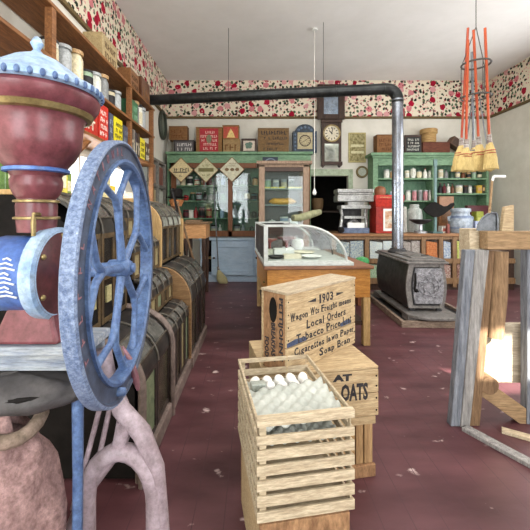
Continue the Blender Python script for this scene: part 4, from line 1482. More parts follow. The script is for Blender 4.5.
q.box(.07, SX - .07, y_f + .1, SY - .18, Hs + .055, Hs + .068)
q.lathe([(0, .068), (.13, .068), (.13, .078), (0, .078)], (.2, y_f + .35, Hs), 24)
q.lathe([(0, .068), (.13, .068), (.13, .078), (0, .078)], (.2, y_f + .66, Hs), 24)
q.build('lids', W['cast_top'], st, bevel=.004)
q = MB()
q.box(.24, .34, y_f + .2, y_f + .22, Hs + .078, Hs + .084)
q.build('lifter_slot', W['black'], st)
q = MB()
fr_l = [(-.0 - (-.035) * 0 + x * 1.0, z) for x, z in left]
q.prism([(x - .004, z) for x, z in left] + [(x + .055, z) for x, z in left[::-1]], 'y', y_f - .02, y_f + .01)
q.prism([(x + .004, z) for x, z in right] + [(x - .05, z) for x, z in right[::-1]], 'y', y_f - .02, y_f + .01)
q.box(.05, SX - .05, y_f - .018, y_f + .01, Hs - .04, Hs).box(.05, SX - .05, y_f - .018, y_f + .01, z0b, z0b + .03)
q.build('front_frame', W['cast_top'], st, smooth=35)
q = MB()
dl = [(x + .075, z) for x, z in left if z0b + .03 < z < Hs - .03]
dr = [(x - .03, z) for x, z in right if z0b + .03 < z < Hs - .03]
q.prism(dl + dr[::-1], 'y', y_f - .03, y_f)
d = q.build('door', W['cast_orn'], st, label='ornate silvered stove door', bevel=.008)
q = MB()
cxd, czd = SX / 2 + .025, (z0b + Hs) / 2
for rr_ in (.06, .11):
    q.tube([(cxd + rr_ * 1.1 * math.cos(s), y_f - .032, czd + rr_ * math.sin(s)) for s in [2 * PI * i / 20 for i in range(20)]], .009, 6, closed=True)
for k in range(8):
    s = k * PI / 4
    q.tube([(cxd + .06 * math.cos(s), y_f - .032, czd + .06 * math.sin(s)), (cxd + .15 * math.cos(s + .3), y_f - .032, czd + .14 * math.sin(s + .3)), (cxd + .17 * math.cos(s + .6), y_f - .032, czd + .15 * math.sin(s + .6))], [.01, .009, .006], 6)
q.build('ornament', W['cast_orn'], d, smooth=60)
q = MB()
q.tube([(.065, y_f - .035, czd + .16), (.06, y_f - .05, czd + .05), (.05, y_f - .05, czd - .04)], [.012, .014, .012], 8)
q.ball((.07, y_f - .05, czd - .05), .022)
q.tube([(.05, y_f - .04, czd - .05), (.1, y_f - .05, czd - .06)], .009, 6)
q.build('door_latch', W['black'], st, smooth=60)
q = MB()
pc_ = SM.inverted() @ Vector((2.045, 5.02, 0))
q.lathe([(.13, 0), (.135, .02), (.1, .05), (.1, .06)], (pc_.x, pc_.y, Hs + .055), 24)
q.build('flue_collar', W['cast'], st, smooth=40)

# ---- stove pipe
pz0 = B0 + Hs + .1
t = thing('stovepipe', 'steel stovepipe rising from the stove and running along under the ceiling', 'stovepipe', (2.045, 5.02, pz0))
pr_ = .078
ze = PZ(89, 5.02)
q = mbw(t)
q.cyl((2.045, 5.02, pz0), (2.045, 5.02, ze - .16), pr_, n=28)
q.build('upright_pipe', W['pipe'], t, smooth=40)
q = mbw(t)
for z in (pz0 + .03, PZ(184, 5), PZ(148, 5), ze - .17):
    q.lathe([(pr_, 0), (pr_ + .006, .0), (pr_ + .006, .02), (pr_, .02)], (2.045, 5.02, z), 28)
q.build('seam_band', W['pipe'], t, smooth=40)
q = mbw(t)
pts = [(2.045 - .16 + .16 * math.cos(s), 5.02, ze - .16 + .16 * math.sin(s)) for s in [PI / 2 * i / 6 for i in range(7)]]
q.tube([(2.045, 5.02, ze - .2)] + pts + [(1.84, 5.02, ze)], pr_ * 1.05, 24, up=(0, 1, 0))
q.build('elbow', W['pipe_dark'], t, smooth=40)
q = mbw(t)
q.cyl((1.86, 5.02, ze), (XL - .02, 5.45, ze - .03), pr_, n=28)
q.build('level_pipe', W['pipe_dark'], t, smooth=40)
q = mbw(t)
for x in (1.2, .25, -.7):
    f_ = (1.86 - x) / (1.86 - XL)
    q.tube([(x, 5.02 + .43 * f_, ze - .03 * f_), (x - .02, 5.02 + .43 * f_ + .002, ze - .03 * f_)], pr_ + .005, 28)
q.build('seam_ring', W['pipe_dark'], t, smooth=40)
q = mbw(t)
for x in (1.0, -.4):
    f_ = (1.86 - x) / (1.86 - XL)
    q.tube([(x, 5.02 + .43 * f_, ze), (x, 5.02 + .43 * f_, ZC)], .004, 6)
q.build('hanging_wire', W['wire'], t)

# ================================================================== HANGING BROOMS
yb_ = 3.0
rk = P(476, 97, yb_)
t = thing('broom_rack', 'wire hoop rack hanging from the ceiling and holding the brooms', 'rack', (rk.x, yb_, rk.z))
for z, r_ in ((rk.z, .11), (rk.z + .28, .11)):
    q = mbw(t)
    q.tube([(rk.x + r_ * math.cos(s), yb_ + r_ * math.sin(s), z) for s in [2 * PI * i / 24 for i in range(24)]], .008, 6, closed=True)
    q.build('hoop', W['wire'], t, smooth=60)
q = mbw(t)
for s in (.4, 2.5, 4.6):
    q.tube([(rk.x + .11 * math.cos(s), yb_ + .11 * math.sin(s), rk.z), (rk.x + .11 * math.cos(s), yb_ + .11 * math.sin(s), rk.z + .28), (rk.x, yb_, rk.z + .6), (rk.x, yb_, ZC)], .004, 6)
q.build('hanger_wire', W['wire'], t, smooth=60)
q = mbw(t)
b0, b1 = P(467, 150, yb_ - .02), P(486, 150, yb_ + .02)
q.tube([(rk.x - .03, yb_, rk.z), (b0.x, yb_, b0.z)], .005, 6)
q.tube([(rk.x + .03, yb_, rk.z), (b1.x, yb_, b1.z)], .005, 6)
q.tube([(b0.x, yb_, b0.z), (b1.x, yb_, b1.z)], .006, 6)
q.build('spreader', W['galv'], t, smooth=60)


def broom(top, neck, foot, w0, w1, y, name, label, hm, sm, flare=1.0, group='hanging brooms', wrap=True):
    """top, neck and foot are image columns and rows at depth y"""
    A, B_, D = P(top[0], top[1], y), P(neck[0], neck[1], y), P(foot[0], foot[1], y)
    t = thing(name, label, 'broom', D, 0, group)
    q = mbw(t)
    q.tube([A, (A + B_) / 2, B_ - Vector((0, 0, .03))], .0105, 10)
    q.build('handle', hm, t, smooth=60)
    ax = (D - B_).normalized()
    sd = ax.cross(Vector((0, 1, 0))).normalized()
    L_ = (D - B_).length
    q = mbw(t)
    n = 10
    rings = []
    for u, wv, th in ((0, w0 * .35, .03), (.12, w0 * .5, .035), (.28, w0 * .8, .04), (.6, (w0 + w1) / 2, .045), (1.0, w1, .03)):
        c_ = B_ + ax * (L_ * u)
        rings.append([q._v(c_ + sd * (wv / 2 * math.cos(s)) + Vector((0, th * math.sin(s), 0))) for s in [2 * PI * j / 16 for j in range(16)]])
    for A_, C_ in zip(rings, rings[1:]):
        for j in range(16):
            q._f([A_[j], A_[(j + 1) % 16], C_[(j + 1) % 16], C_[j]])
    q._f(rings[0])
    q._f(rings[-1])
    # straw tips along the cut edge
    for k in range(15):
        s = -.47 + .94 * k / 14
        p = D + sd * (w1 * s)
        q.tube([p - ax * .04, p + ax * (.004 + .012 * RND.random()) + sd * s * .02], [.009, .005], 5)
    q.build('bristles', sm, t, smooth=50)
    if wrap:
        q = mbw(t)
        q.tube([B_ - ax * .07, B_ + ax * .03], [.017, .02], 10)
        q.build('wire_wrap', W['twine'], t, smooth=40)
        q = mbw(t)
        for u in (.3, .4):
            c_ = B_ + ax * (L_ * u)
            wv = w0 * (.8 + (u - .28) * .3)
            q.tube([c_ + sd * (wv * .51 * math.cos(s)) + Vector((0, .044 * math.sin(s), 0)) for s in [2 * PI * j / 16 for j in range(16)]], .004, 5, closed=True)
        q.build('stitching', plain((150, 60, 46)), t)
    return t


W['orange2'] = mat('dark_orange_handle', (150, 56, 36), (186, 82, 50), 9, (8, 8, 1), rough=.45)
broom((468, 28), (461, 146), (459.5, 171), .11, .13, 3.10, 'hanging_broom', 'narrow straw broom with a dark orange handle, leftmost of the hanging brooms', W['orange2'], W['straw'])
broom((468, 40), (466, 148), (464.5, 170.5), .1, .15, 2.90, 'hanging_broom', 'straw broom with an orange handle, second from the left of the hanging brooms', W['orange'], W['straw'])
broom((472, 52), (473.5, 148), (472, 168), .09, .13, 3.22, 'hanging_broom', 'straw broom with a grey handle behind the widest hanging broom', W['galv'], W['straw'])
broom((473.5, 30), (479, 145), (480.3, 170.5), .13, .19, 3.0, 'hanging_broom', 'widest straw broom with an orange-red handle in the middle of the hanging brooms', W['orange'], W['straw'])
broom((485, 28), (489.5, 143), (491, 168.5), .09, .115, 2.90, 'hanging_broom', 'straw broom with an orange handle, rightmost of the hanging brooms', W['orange'], W['straw'])
# red paper label on the second broom

# ================================================================== LEFT: stepped store bins
def bin_tier(root, xf, zb, zt, xb, zl, y0, y1, n, hood_m, frame_m, pane_c, ribs=2, tall=False):
    """a row of bins: glass-fronted drawers below a curved tin hood that leans back"""
    w = (y1 - y0) / n
    for i in range(n):
        a, c = y0 + i * w + .006, y0 + (i + 1) * w - .006
        q = mbw(root)
        s = .022 if not tall else .03
        d = .018
        q.box(xf - d, xf, a, a + s, zb, zt).box(xf - d, xf, c - s, c, zb, zt).box(xf - d, xf, a + s, c - s, zb, zb + s).box(xf - d, xf, a + s, c - s, zt - s, zt)
        if tall:
            q.box(xf - d, xf, a + s, c - s, zb + (zt - zb) * .5 - .012, zb + (zt - zb) * .5 + .012)
        f = q.build('bin_front', frame_m, root, bevel=.003)
        q = mbw(root)
        q.box(xf - .014, xf - .009, a + s * .9, c - s * .9, zb + s * .9, zt - s * .9)
        q.build('bin_window', pane_c[i % len(pane_c)], f)
        if tall:
            q = mbw(root)
            q.box(xf - .008, xf + .003, a + w * .3, a + w * .62, zb + (zt - zb) * .22, zb + (zt - zb) * .4)
            q.build('card_label', plain((172, 164, 120), .4), f)
        # hood
        q = mbw(root)
        k = 8
        o_ = [(xb + (xf - xb) * math.cos(PI / 2 * j / k), zt + (zl - zt) * math.sin(PI / 2 * j / k)) for j in range(k + 1)]
        i_ = [(xb + (xf - .02 - xb) * math.cos(PI / 2 * j / k), zt + (zl - .015 - zt) * math.sin(PI / 2 * j / k)) for j in range(k + 1)]
        q.prism(o_ + i_[::-1], 'y', a, c)
        h = q.build('hood', hood_m, root, smooth=40)
        q = mbw(root)
        for r in range(ribs):
            yy = a + (c - a) * (r + .5) / ribs if ribs > 1 else a
            q.tube([(x + .004, yy, z + .004) for x, z in o_], .008, 6)
        for u in (2, 5):
            q.tube([(o_[u][0] + .003, a, o_[u][1] + .003), (o_[u][0] + .003, c, o_[u][1] + .003)], .006, 6)
        q.build('rib', W['rib'], h, smooth=60)
        q = mbw(root)
        e_ = (c - a) * .16
        q.prism([(x + .003, z + .003) for x, z in o_[2:6]] + [(x - .002, z - .002) for x, z in o_[2:6][::-1]], 'y', a + e_, c - e_)
        q.build('hood_window', W['hood_win'], h, smooth=40)


W['hood_win'] = mat('hood_window_glass', (54, 54, 54), (118, 116, 110), 14, rough=.15)
dk = mat('bin_window_dark', (44, 40, 36), (84, 76, 60), 9, rough=.25)
d2 = mat('bin_window_beans', (120, 104, 70), (176, 164, 126), 22, rough=.3)
d3 = mat('bin_window_green', (86, 104, 80), (150, 160, 126), 16, rough=.3)
d4 = mat('bin_window_black', (24, 22, 22), (48, 44, 40), 8, rough=.25)

u1 = thing('store_bins', 'dark stepped store bins with tall gilt-framed windows nearest the flywheel', 'store bins', (-1.2, 2.0, 0))
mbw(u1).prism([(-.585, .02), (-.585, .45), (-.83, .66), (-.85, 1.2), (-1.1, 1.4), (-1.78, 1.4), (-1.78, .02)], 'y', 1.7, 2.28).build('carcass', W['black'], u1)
bin_tier(u1, -.555, .1, .47, -.84, .69, 1.7, 2.28, 2, W['hood'], W['bin_dark'], [d3, dk], 1)
bin_tier(u1, -.83, .7, 1.2, -1.12, 1.42, 1.7, 2.28, 3, W['hood'], W['bin_gold'], [d4], 1, tall=True)
for yy in (1.68, 2.283):
    q = mbw(u1)
    k = 8
    o_ = [(-.84 + .3 * math.cos(PI / 2 * j / k), .47 + .235 * math.sin(PI / 2 * j / k)) for j in range(k + 1)]
    q.tube([(-.54, yy, .0), (-.54, yy, .3)] + [(x, yy, z) for x, z in o_], .02, 8, flat=.026)
    q.build('arch_frame', W['arch'], u1, smooth=50)
mbw(u1).box(-.58, -.535, 1.69, 2.3, 0, .09).build('plinth', W['arch'], u1, bevel=.005)
mbw(u1).box(-1.8, -1.08, 1.69, 2.3, 1.4, 1.425).build('top_board', W['tan'], u1, bevel=.004)

u2 = thing('store_bins', 'dark store bins in four stepped rows of small hooded windows before the tan end board', 'store bins', (-1.2, 2.62, 0))
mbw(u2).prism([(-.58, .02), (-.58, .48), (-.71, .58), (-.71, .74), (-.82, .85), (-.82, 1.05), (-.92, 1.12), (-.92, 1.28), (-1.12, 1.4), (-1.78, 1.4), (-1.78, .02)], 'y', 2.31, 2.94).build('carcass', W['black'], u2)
bin_tier(u2, -.555, .1, .49, -.69, .6, 2.31, 2.94, 4, W['hood'], W['bin_dark'], [d3, dk, d2], 1)
bin_tier(u2, -.69, .61, .74, -.805, .865, 2.31, 2.94, 4, W['hood'], W['bin_gold'], [d2, d3, dk], 1)
bin_tier(u2, -.80, .87, 1.05, -.905, 1.13, 2.31, 2.94, 4, W['hood'], W['bin_gold'], [d2, dk, d3], 1)
bin_tier(u2, -.90, 1.135, 1.28, -1.12, 1.42, 2.31, 2.94, 4, W['hood'], W['bin_gold'], [d3, d2, dk], 1)
mbw(u2).box(-.575, -.535, 2.31, 2.95, 0, .09).build('plinth', W['arch'], u2, bevel=.005)
mbw(u2).box(-1.8, -1.1, 2.31, 2.95, 1.4, 1.425).build('top_board', W['tan'], u2, bevel=.004)

u3 = thing('store_bins', 'store bins with tan arched end board and black barrel-shaped hood, furthest from the flywheel', 'store bins', (-1.1, 3.4, 0))
endp = [(-.80, .62), (-.80, 1.2)] + [(-1.08 + .28 * math.cos(PI / 2 * j / 8), 1.2 + .24 * math.sin(PI / 2 * j / 8)) for j in range(1, 9)] + [(-1.78, 1.44), (-1.78, .0), (-1.0, .0), (-.9, .62)]
mbw(u3).prism(endp, 'y', 2.985, 3.015).build('end_board', W['tan'], u3, bevel=.004)
end2 = [(-.54, .02), (-.54, .56)] + [(-.8 + .26 * math.cos(PI / 2 * j / 8), .56 + .3 * math.sin(PI / 2 * j / 8)) for j in range(1, 9)] + [(-.9, .86), (-.9, .02)]
mbw(u3).prism(end2, 'y', 2.955, 2.98).build('lower_end_board', mat('brown_end_board', (134, 100, 66), (178, 142, 100), 6, (1, 8, 8), rough=.6), u3, bevel=.004)
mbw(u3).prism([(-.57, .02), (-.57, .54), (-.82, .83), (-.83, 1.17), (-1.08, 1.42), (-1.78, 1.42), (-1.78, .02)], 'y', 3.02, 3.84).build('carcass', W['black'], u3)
bin_tier(u3, -.545, .1, .56, -.80, .86, 2.99, 3.84, 3, mat('black_hood', (30, 30, 32), (66, 65, 66), 7, rough=.35, metal=.3), W['bin_dark'], [dk, d4], 1)
hg = mat('hood_glass', (110, 112, 104), (186, 188, 176), 9, rough=.15)
bin_tier(u3, -.80, .88, 1.2, -1.08, 1.43, 3.02, 3.84, 4, hg, W['bin_gold'], [d4, dk], 1)
mbw(u3).box(-.83, -.785, 3.78, 3.84, .86, 1.26).build('stile', W['tan'], u3)
mbw(u3).box(-.57, -.525, 2.96, 3.85, 0, .09).build('plinth', W['arch'], u3, bevel=.005)
mbw(u3).box(-1.8, -1.06, 3.02, 3.85, 1.42, 1.445).build('top_board', W['tan'], u3, bevel=.004)

# packets standing on the bins in front of the window
for i, (yv, xv, sx, sy, h_, c, nm, lab) in enumerate([
        (2.55, -1.45, .05, .12, .24, (206, 196, 86), 'packet', 'yellow packet standing on the bins before the window'), (2.72, -1.5, .05, .1, .2, (116, 140, 70), 'packet', 'green packet beside the yellow one on the bins'),
        (3.2, -1.4, .06, .14, .2, (216, 206, 150), 'packet', 'pale yellow packet on the bins with the tan end board'), (3.45, -1.45, .05, .1, .14, (226, 186, 60), 'packet', 'low yellow packet on the bins with the tan end board'),
        (1.95, -1.4, .06, .14, .24, (86, 116, 60), 'packet', 'green packet on the bins nearest the flywheel'), (3.7, -1.35, .1, .16, .09, (216, 210, 196), 'packet', 'low white packet at the far end of the bins')]):
    zt = 1.4455 if yv > 3 else 1.4255
    t = thing(nm, lab, 'packet', (xv, yv, zt), .2 * (i % 3 - 1), 'packets on the bins before the window')
    MB().box(-sx, sx, -sy / 2, sy / 2, 0, h_).build('box', plain(c, .3), t, bevel=.004)
    q = MB()
    q.box(sx, sx + .002, -sy * .35, sy * .35, h_ * .3, h_ * .7)
    q.build('paper_label', plain((224, 216, 190), .2), t)

# ---- wall shelves above the bins
SXF = -1.5
S2, S1, S3 = 2.05, 2.475, 2.88
t = thing('wall_shelf', 'long pine wall shelf of three boards on the left wall above the bins', 'shelf', (-1.68, 3.6, S2))
for z in (S2, S1, S3):
    mbw(t).box(XL + .012, SXF, 1.6, 5.24, z - .03, z).build('shelf_board', W['shelfwood'], t, bevel=.004)
for yy, zz0 in ((2.6, S2 - .03), (4.24, S2 - .03), (5.15, 1.47)):
    q = mbw(t)
    for a, c in ((zz0, S2 - .03), (S2, S1 - .03), (S1, S3 - .03)):
        if c - a > .05:
            q.box(SXF - .065, SXF - .005, yy, yy + .055, a, c)
    q.build('post', W['shelfwood'], t, bevel=.004)
for yy in (2.0, 3.4, 4.9):
    q = mbw(t)
    q.prism([(XL + .012, S2 - .03), (XL + .25, S2 - .03), (XL + .012, S2 - .28)], 'y', yy, yy + .03)
    q.build('bracket', W['shelfwood'], t)


def shelf_goods(y0, y1, z, h_, c, name, label, cat, marks=0, mc=(220, 210, 190), dep=.2, group='goods on the left wall shelves'):
    t = thing(name, label, cat, (SXF - .03 - dep / 2, (y0 + y1) / 2, z + .0005), 0, group)
    w_ = (y1 - y0) / 2 - .008
    MB().box(-dep / 2, dep / 2, -w_, w_, 0, h_).build('body', plain(c, .3), t, bevel=.004)
    if marks:
        q = MB()
        q.marks(-w_ * .8, w_ * .8, -h_ * .38, h_ * .4, marks, at(EAST, (dep / 2, 0, h_ / 2)), t=.002)
        q.build('lettering', plain(mc), t)
    return t


shelf_goods(3.16, 3.42, S2, .38, (176, 44, 34), 'red_box', 'tall red box nearest the mill hopper on the lower wall shelf', 'box', 2)
shelf_goods(3.43, 3.66, S2, .36, (196, 48, 36), 'red_box', 'red box with white lettering beside the blue carton on the lower wall shelf', 'box', 4, (232, 220, 210))
shelf_goods(3.67, 3.79, S2, .33, (66, 74, 96), 'blue_carton', 'dark blue carton between the red box and the yellow sign on the lower wall shelf', 'carton', 3, (140, 146, 160))
shelf_goods(3.80, 4.05, S2, .33, (226, 206, 30), 'yellow_carton', 'bright yellow carton with black lettering on the lower wall shelf', 'carton', 4, (40, 40, 40))
shelf_goods(4.06, 4.22, S2, .3, (62, 68, 84), 'blue_carton', 'dark blue carton between the yellow sign and the shelf post', 'carton', 3, (120, 126, 140))
for i, (a, c, cc, h_) in enumerate(((4.31, 4.4, (70, 62, 58), .32), (4.4, 4.48, (120, 116, 110), .33), (4.48, 4.57, (50, 48, 54), .31), (4.57, 4.67, (64, 52, 42), .32))):
    shelf_goods(a, c, S2, h_, cc, 'ledger_book', '%s ledger book, %s from the post on the lower wall shelf' % (('brown', 'grey', 'black', 'dark brown')[i], ORD[i]), 'book', 1, (170, 160, 140), group='ledgers on the lower wall shelf')
shelf_goods(4.68, 4.88, S2, .29, (220, 204, 48), 'yellow_carton', 'yellow carton beside the dark ledgers near the far end of the lower wall shelf', 'carton', 3, (50, 50, 40))
shelf_goods(4.89, 5.07, S2, .27, (74, 60, 52), 'dark_box', 'dark brown box at the far end of the lower wall shelf', 'box', 2)
shelf_goods(4.32, 4.58, S1, .27, (58, 110, 76), 'green_carton', 'dark green carton beside the post on the middle wall shelf', 'carton', 2, (130, 170, 140))
jc = [('white', 2.75), ('silver', 2.95), ('cream', 3.15), ('pale green', 3.34), ('white', 3.52), ('grey', 3.7), ('cream', 3.87), ('silver', 4.05), ('grey', 4.68), ('white', 4.82), ('silver', 4.96)]
for i, (c, yv) in enumerate(jc):
    big = yv > 4.6
    vessel('jar' if i % 3 else 'canister', .068, .34 if big else .2 + .05 * (i % 3), CN[c], CN[('black', 'silver', 'tan')[i % 3]], (SXF - .12, yv, S1 + .0005),
           '%s %s, %s from the near end of the middle wall shelf' % (c, 'jar' if i % 3 else 'canister', ORD[i]), 'jar' if i % 3 else 'canister', 'jars on the middle wall shelf')
shelf_goods(4.72, 5.1, S3, .3, (92, 58, 40), 'dark_case', 'dark wooden case at the far end of the top wall shelf', 'case', 1, (130, 96, 66))
shelf_goods(4.3, 4.62, S3, .24, (128, 86, 52), 'brown_case', 'brown wooden case on the top wall shelf above the green carton', 'case', 2, (70, 48, 34))
shelf_goods(3.5, 3.9, S3, .26, (170, 150, 110), 'brown_case', 'pale brown case on the top wall shelf above the middle jars', 'case', 2, (90, 66, 44))

# ---- wall rack with papers, hat and leaning sticks in the far left corner
t = thing('paper_rack', 'grey wooden rack of papers fixed on the left wall beyond the shelves', 'rack', (XL + .06, 6.0, 1.35))
q = mbw(t)
for yy in (5.35, 5.85, 6.35, 6.85):
    q.box(XL + .012, XL + .1, yy, yy + .05, 1.35, 2.3)
for z in (1.35, 1.8, 2.26):
    q.box(XL + .012, XL + .09, 5.4, 6.85, z, z + .05)
q.build('frame', mat('grey_rack_wood', (110, 106, 100), (150, 146, 138), 7, rough=.7), t, bevel=.004)
for i, (a, z, c) in enumerate(((5.45, 1.42, (216, 208, 170)), (5.95, 1.42, (186, 170, 130)), (6.45, 1.42, (206, 210, 200)), (5.45, 1.87, (150, 156, 150)), (5.95, 1.87, (150, 120, 104)), (6.45, 1.87, (130, 80, 70)))):
    mbw(t).box(XL + .03, XL + .06, a, a + .36, z, z + .33).build('paper', plain(c, .3), t)

ws = thing('work_stand', 'small stand with a tan drawer on dark turned legs beside the pale blue cabinet', 'table', (-.96, 5.75, 0))
q = mbw(ws)
x0, x1 = PX(183, 5.5), PX(206, 5.5)
q.box(x0 - .03, x1 + .04, 5.46, 6.0, 1.16, 1.19)
q.build('tabletop', W['brown_plank'], ws, bevel=.005)
q = mbw(ws)
q.box(x0, x1, 5.5, 5.96, .93, 1.16)
q.build('drawer_case', mat('tan_drawer_front', (176, 122, 76), (214, 164, 112), 6, (1, 8, 8), rough=.5), ws, bevel=.006)
for lx in (x0 + .04, x1 - .04):
    for ly in (5.54, 5.92):
        q = mbw(ws)
        q.lathe([(0, 0), (.022, 0), (.03, .1), (.022, .2), (.036, .45), (.024, .6), (.036, .75), (.036, .93), (0, .93)], (lx, ly, 0), 12)
        q.build('leg', W['dark'], ws, smooth=50)
solo((PX(194, 5.7), 5.72, 1.1905), lambda q: q.box(-.12, .12, -.1, .1, 0, .03), 'ledger_book', plain((120, 96, 70)), 'flat brown ledger lying on the small stand with the drawer', 'book', bevel=.004)
# hat on a post
hx, hy = PX(176.5, 6.0), 6.0
t = thing('hat_stand', 'slim dark hat stand in the far left corner', 'hat stand', (hx, hy, 0))
q = mbw(t)
q.lathe([(0, 0), (.14, 0), (.14, .03), (.03, .06), (.02, .1), (.02, 1.58), (0, 1.6)], (hx, hy, 0), 14)
q.build('post', W['dark'], t, smooth=40)
q = mbw(t)
q.lathe([(0, 1.45), (.09, 1.45), (.13, 1.56), (.12, 1.56), (0, 1.52)], (hx, hy, 0), 18)
q.build('bowl', plain((170, 110, 66)), t, smooth=40)
solo((hx, hy, 1.602), lambda q: q.lathe([(0, 0), (.17, -.01), (.18, .005), (.1, .02), (.105, .12), (.08, .15), (0, .145)], n=24), 'black_hat', W['black'], 'black felt hat resting on the dark hat stand', 'hat', smooth=50)
lc = thing('dark_chest', 'low dark wooden chest on the floor beyond the barrel-hooded bins', 'chest', (-.95, 4.2, 0))
mbw(lc).box(-1.3, -.70, 3.98, 4.46, 0, .6).build('body', W['dark'], lc, bevel=.006)
mbw(lc).box(-1.32, -.68, 3.96, 4.48, .6, .64).build('lid', W['black'], lc, bevel=.006)
for i, (a, c, m, lab) in enumerate((((173, 190), (188, 266), 'black', 'black stick leaning back from the dark chest'), ((177, 203), (196, 268), 'brown_plank', 'brown stick leaning back from the dark chest'))):
    e = P(c[0], c[1], 4.2)
    e.z = .645
    s_ = P(a[0], a[1], 4.35)
    t = thing('walking_stick', lab, 'stick', e, 0, 'sticks on the dark chest')
    q = mbw(t)
    q.tube([e + Vector((0, 0, .012)), s_], .014, 8)
    q.build('shaft', W[m], t, smooth=60)
    q = mbw(t)
    q.ball(s_, .026)
    q.build('knob', W[m], t, smooth=60)

# broom leaning on the base cabinet
fb = 6.62
t = thing('floor_broom', 'pale straw broom standing on the floor against the pale blue cabinet', 'broom', (PX(223, fb), fb, 0))
q = mbw(t)
h1, h2 = P(218.5, 270, fb), P(213.5, 182, 6.74)
q.tube([h1, h2], .012, 8)
q.build('handle', W['galv'], t, smooth=60)
foot = P(223.5, 282, fb)
foot.z = .005
ax = (foot - h1)
q = mbw(t)
rings = []
for u, w_, th in ((0, .04, .03), (.25, .12, .04), (.6, .2, .05), (.85, .21, .05), (1, .15, .03)):
    c_ = h1 + ax * u
    rings.append([q._v(c_ + Vector((.97, 0, .2 * (1 - u))) * (w_ / 2 * math.cos(s)) + Vector((0, th * math.sin(s), 0))) for s in [2 * PI * j / 14 for j in range(14)]])
for A_, C_ in zip(rings, rings[1:]):
    for j in range(14):
        q._f([A_[j], A_[(j + 1) % 14], C_[(j + 1) % 14], C_[j]])
q._f(rings[0])
q._f(rings[-1])
q.build('bristles', W['straw_pale'], t, smooth=50)
q = mbw(t)
q.tube([h1 - ax * .12 + (h2 - h1) * .02, h1 + ax * .12], .022, 10)
q.build('wire_wrap', W['twine'], t, smooth=50)

# ================================================================== COFFEE MILL WITH FLYWHEEL
GY = 1.12
GX = PX(37, GY)
k = GY / FPX
zz = lambda py: PZ(py, GY)
TT = .908            # mill table height
mill = thing('coffee_mill', 'big maroon cast iron coffee mill with a blue spoked flywheel', 'coffee mill', (GX, GY, TT + .0005))
q = mbw(mill)
hop = [(20, 199), (58, 198), (61, 188), (61, 182), (58, 176), (64, 174), (66, 171)]
prof = []
for px, py in [(36.9, 199), (54, 199), (57, 195), (60, 188), (60.5, 182), (59, 177), (62, 172), (65, 167), (71, 160), (75, 153), (77.5, 145), (78.5, 136), (79, 128), (80, 122), (83, 116), (90, 112), (94, 106), (95.5, 100), (92, 95), (86, 92), (60, 91)]:
    prof.append((max(0, (px - 37) * k), zz(py)))
q.lathe(prof, (GX, GY, 0), 48)
q.build('hopper', W['iron_red'], mill, smooth=40)
q = mbw(mill)
q.lathe([((82.5 - 37) * k, zz(119)), ((86.5 - 37) * k, zz(118)), ((89 - 37) * k, zz(113.5)), ((88 - 37) * k, zz(112.5)), ((82 - 37) * k, zz(116))], (GX, GY, 0), 48)
q.build('hopper_band', W['brass'], mill, smooth=40)
q = mbw(mill)
q.lathe([((63 - 37) * k, zz(173.5)), ((66.3 - 37) * k, zz(172.5)), ((66.3 - 37) * k, zz(169.5)), ((63 - 37) * k, zz(168.5))], (GX, GY, 0), 48)
q.build('blue_band', W['blue_ring'], mill, smooth=40)
q = mbw(mill)
lid = [(0, zz(36)), (3, zz(38)), (6, zz(44)), (3, zz(50)), (6, zz(54)), (22, zz(62)), (38, zz(74)), (50, zz(84)), (58, zz(87)), (60.5, zz(90)), (60.5, zz(94)), (57, zz(96)), (50, zz(92))]
q.lathe([(r_ * k, z) for r_, z in lid][::-1], (GX, GY, 0), 48)
q.build('hopper_lid', W['sky_ring'], mill, smooth=40)
q = mbw(mill)
for i in range(40):
    s = i * PI / 20
    q.ball((GX + 60 * k * math.cos(s), GY + 60 * k * math.sin(s), zz(92)), .008, .008, .012, 8, 6)
q.build('lid_beading', W['iron_blue'], mill, smooth=60)
q = mbw(mill)
q.lathe([((54 - 37) * k, zz(232)), ((55 - 37) * k, zz(220)), ((55.5 - 37) * k, zz(206)), ((54 - 37) * k, zz(199))], (GX, GY, 0), 32)
q.build('throat', W['iron_red'], mill, smooth=40)
for py in (201.5, 218):
    q = mbw(mill)
    q.lathe([((55 - 37) * k, zz(py + 1.6)), ((57.5 - 37) * k, zz(py + 1)), ((57.5 - 37) * k, zz(py - 1)), ((55 - 37) * k, zz(py - 1.6))], (GX, GY, 0), 32)
    q.build('throat_ring', W['brass'], mill, smooth=40)
q = mbw(mill)
c0 = P(33.5, 226, GY - .075)
q.tube([c0 + Vector((0, 0, .035)), c0 + Vector((0, 0, .01)), c0 - Vector((0, 0, .03))], [.004, .008, .006], 10)
q.tube([c0 + Vector((0, .03, .035)), c0 + Vector((0, 0, .035))], .006, 8)
q.build('feed_lever', W['brass'], mill, smooth=50)
# grinding drum, its axis along X
DZ_ = zz(272.5)
AX = Matrix.Translation((0, GY, DZ_)) @ Matrix.Rotation(PI / 2, 4, 'Y')


def drum(prof, name, m, sm=40, n=40):
    q = mbw(mill)
    q.lathe([(r_, x) for r_, x in prof], (0, 0, 0), n, AX)
    return q.build(name, m, mill, smooth=sm)


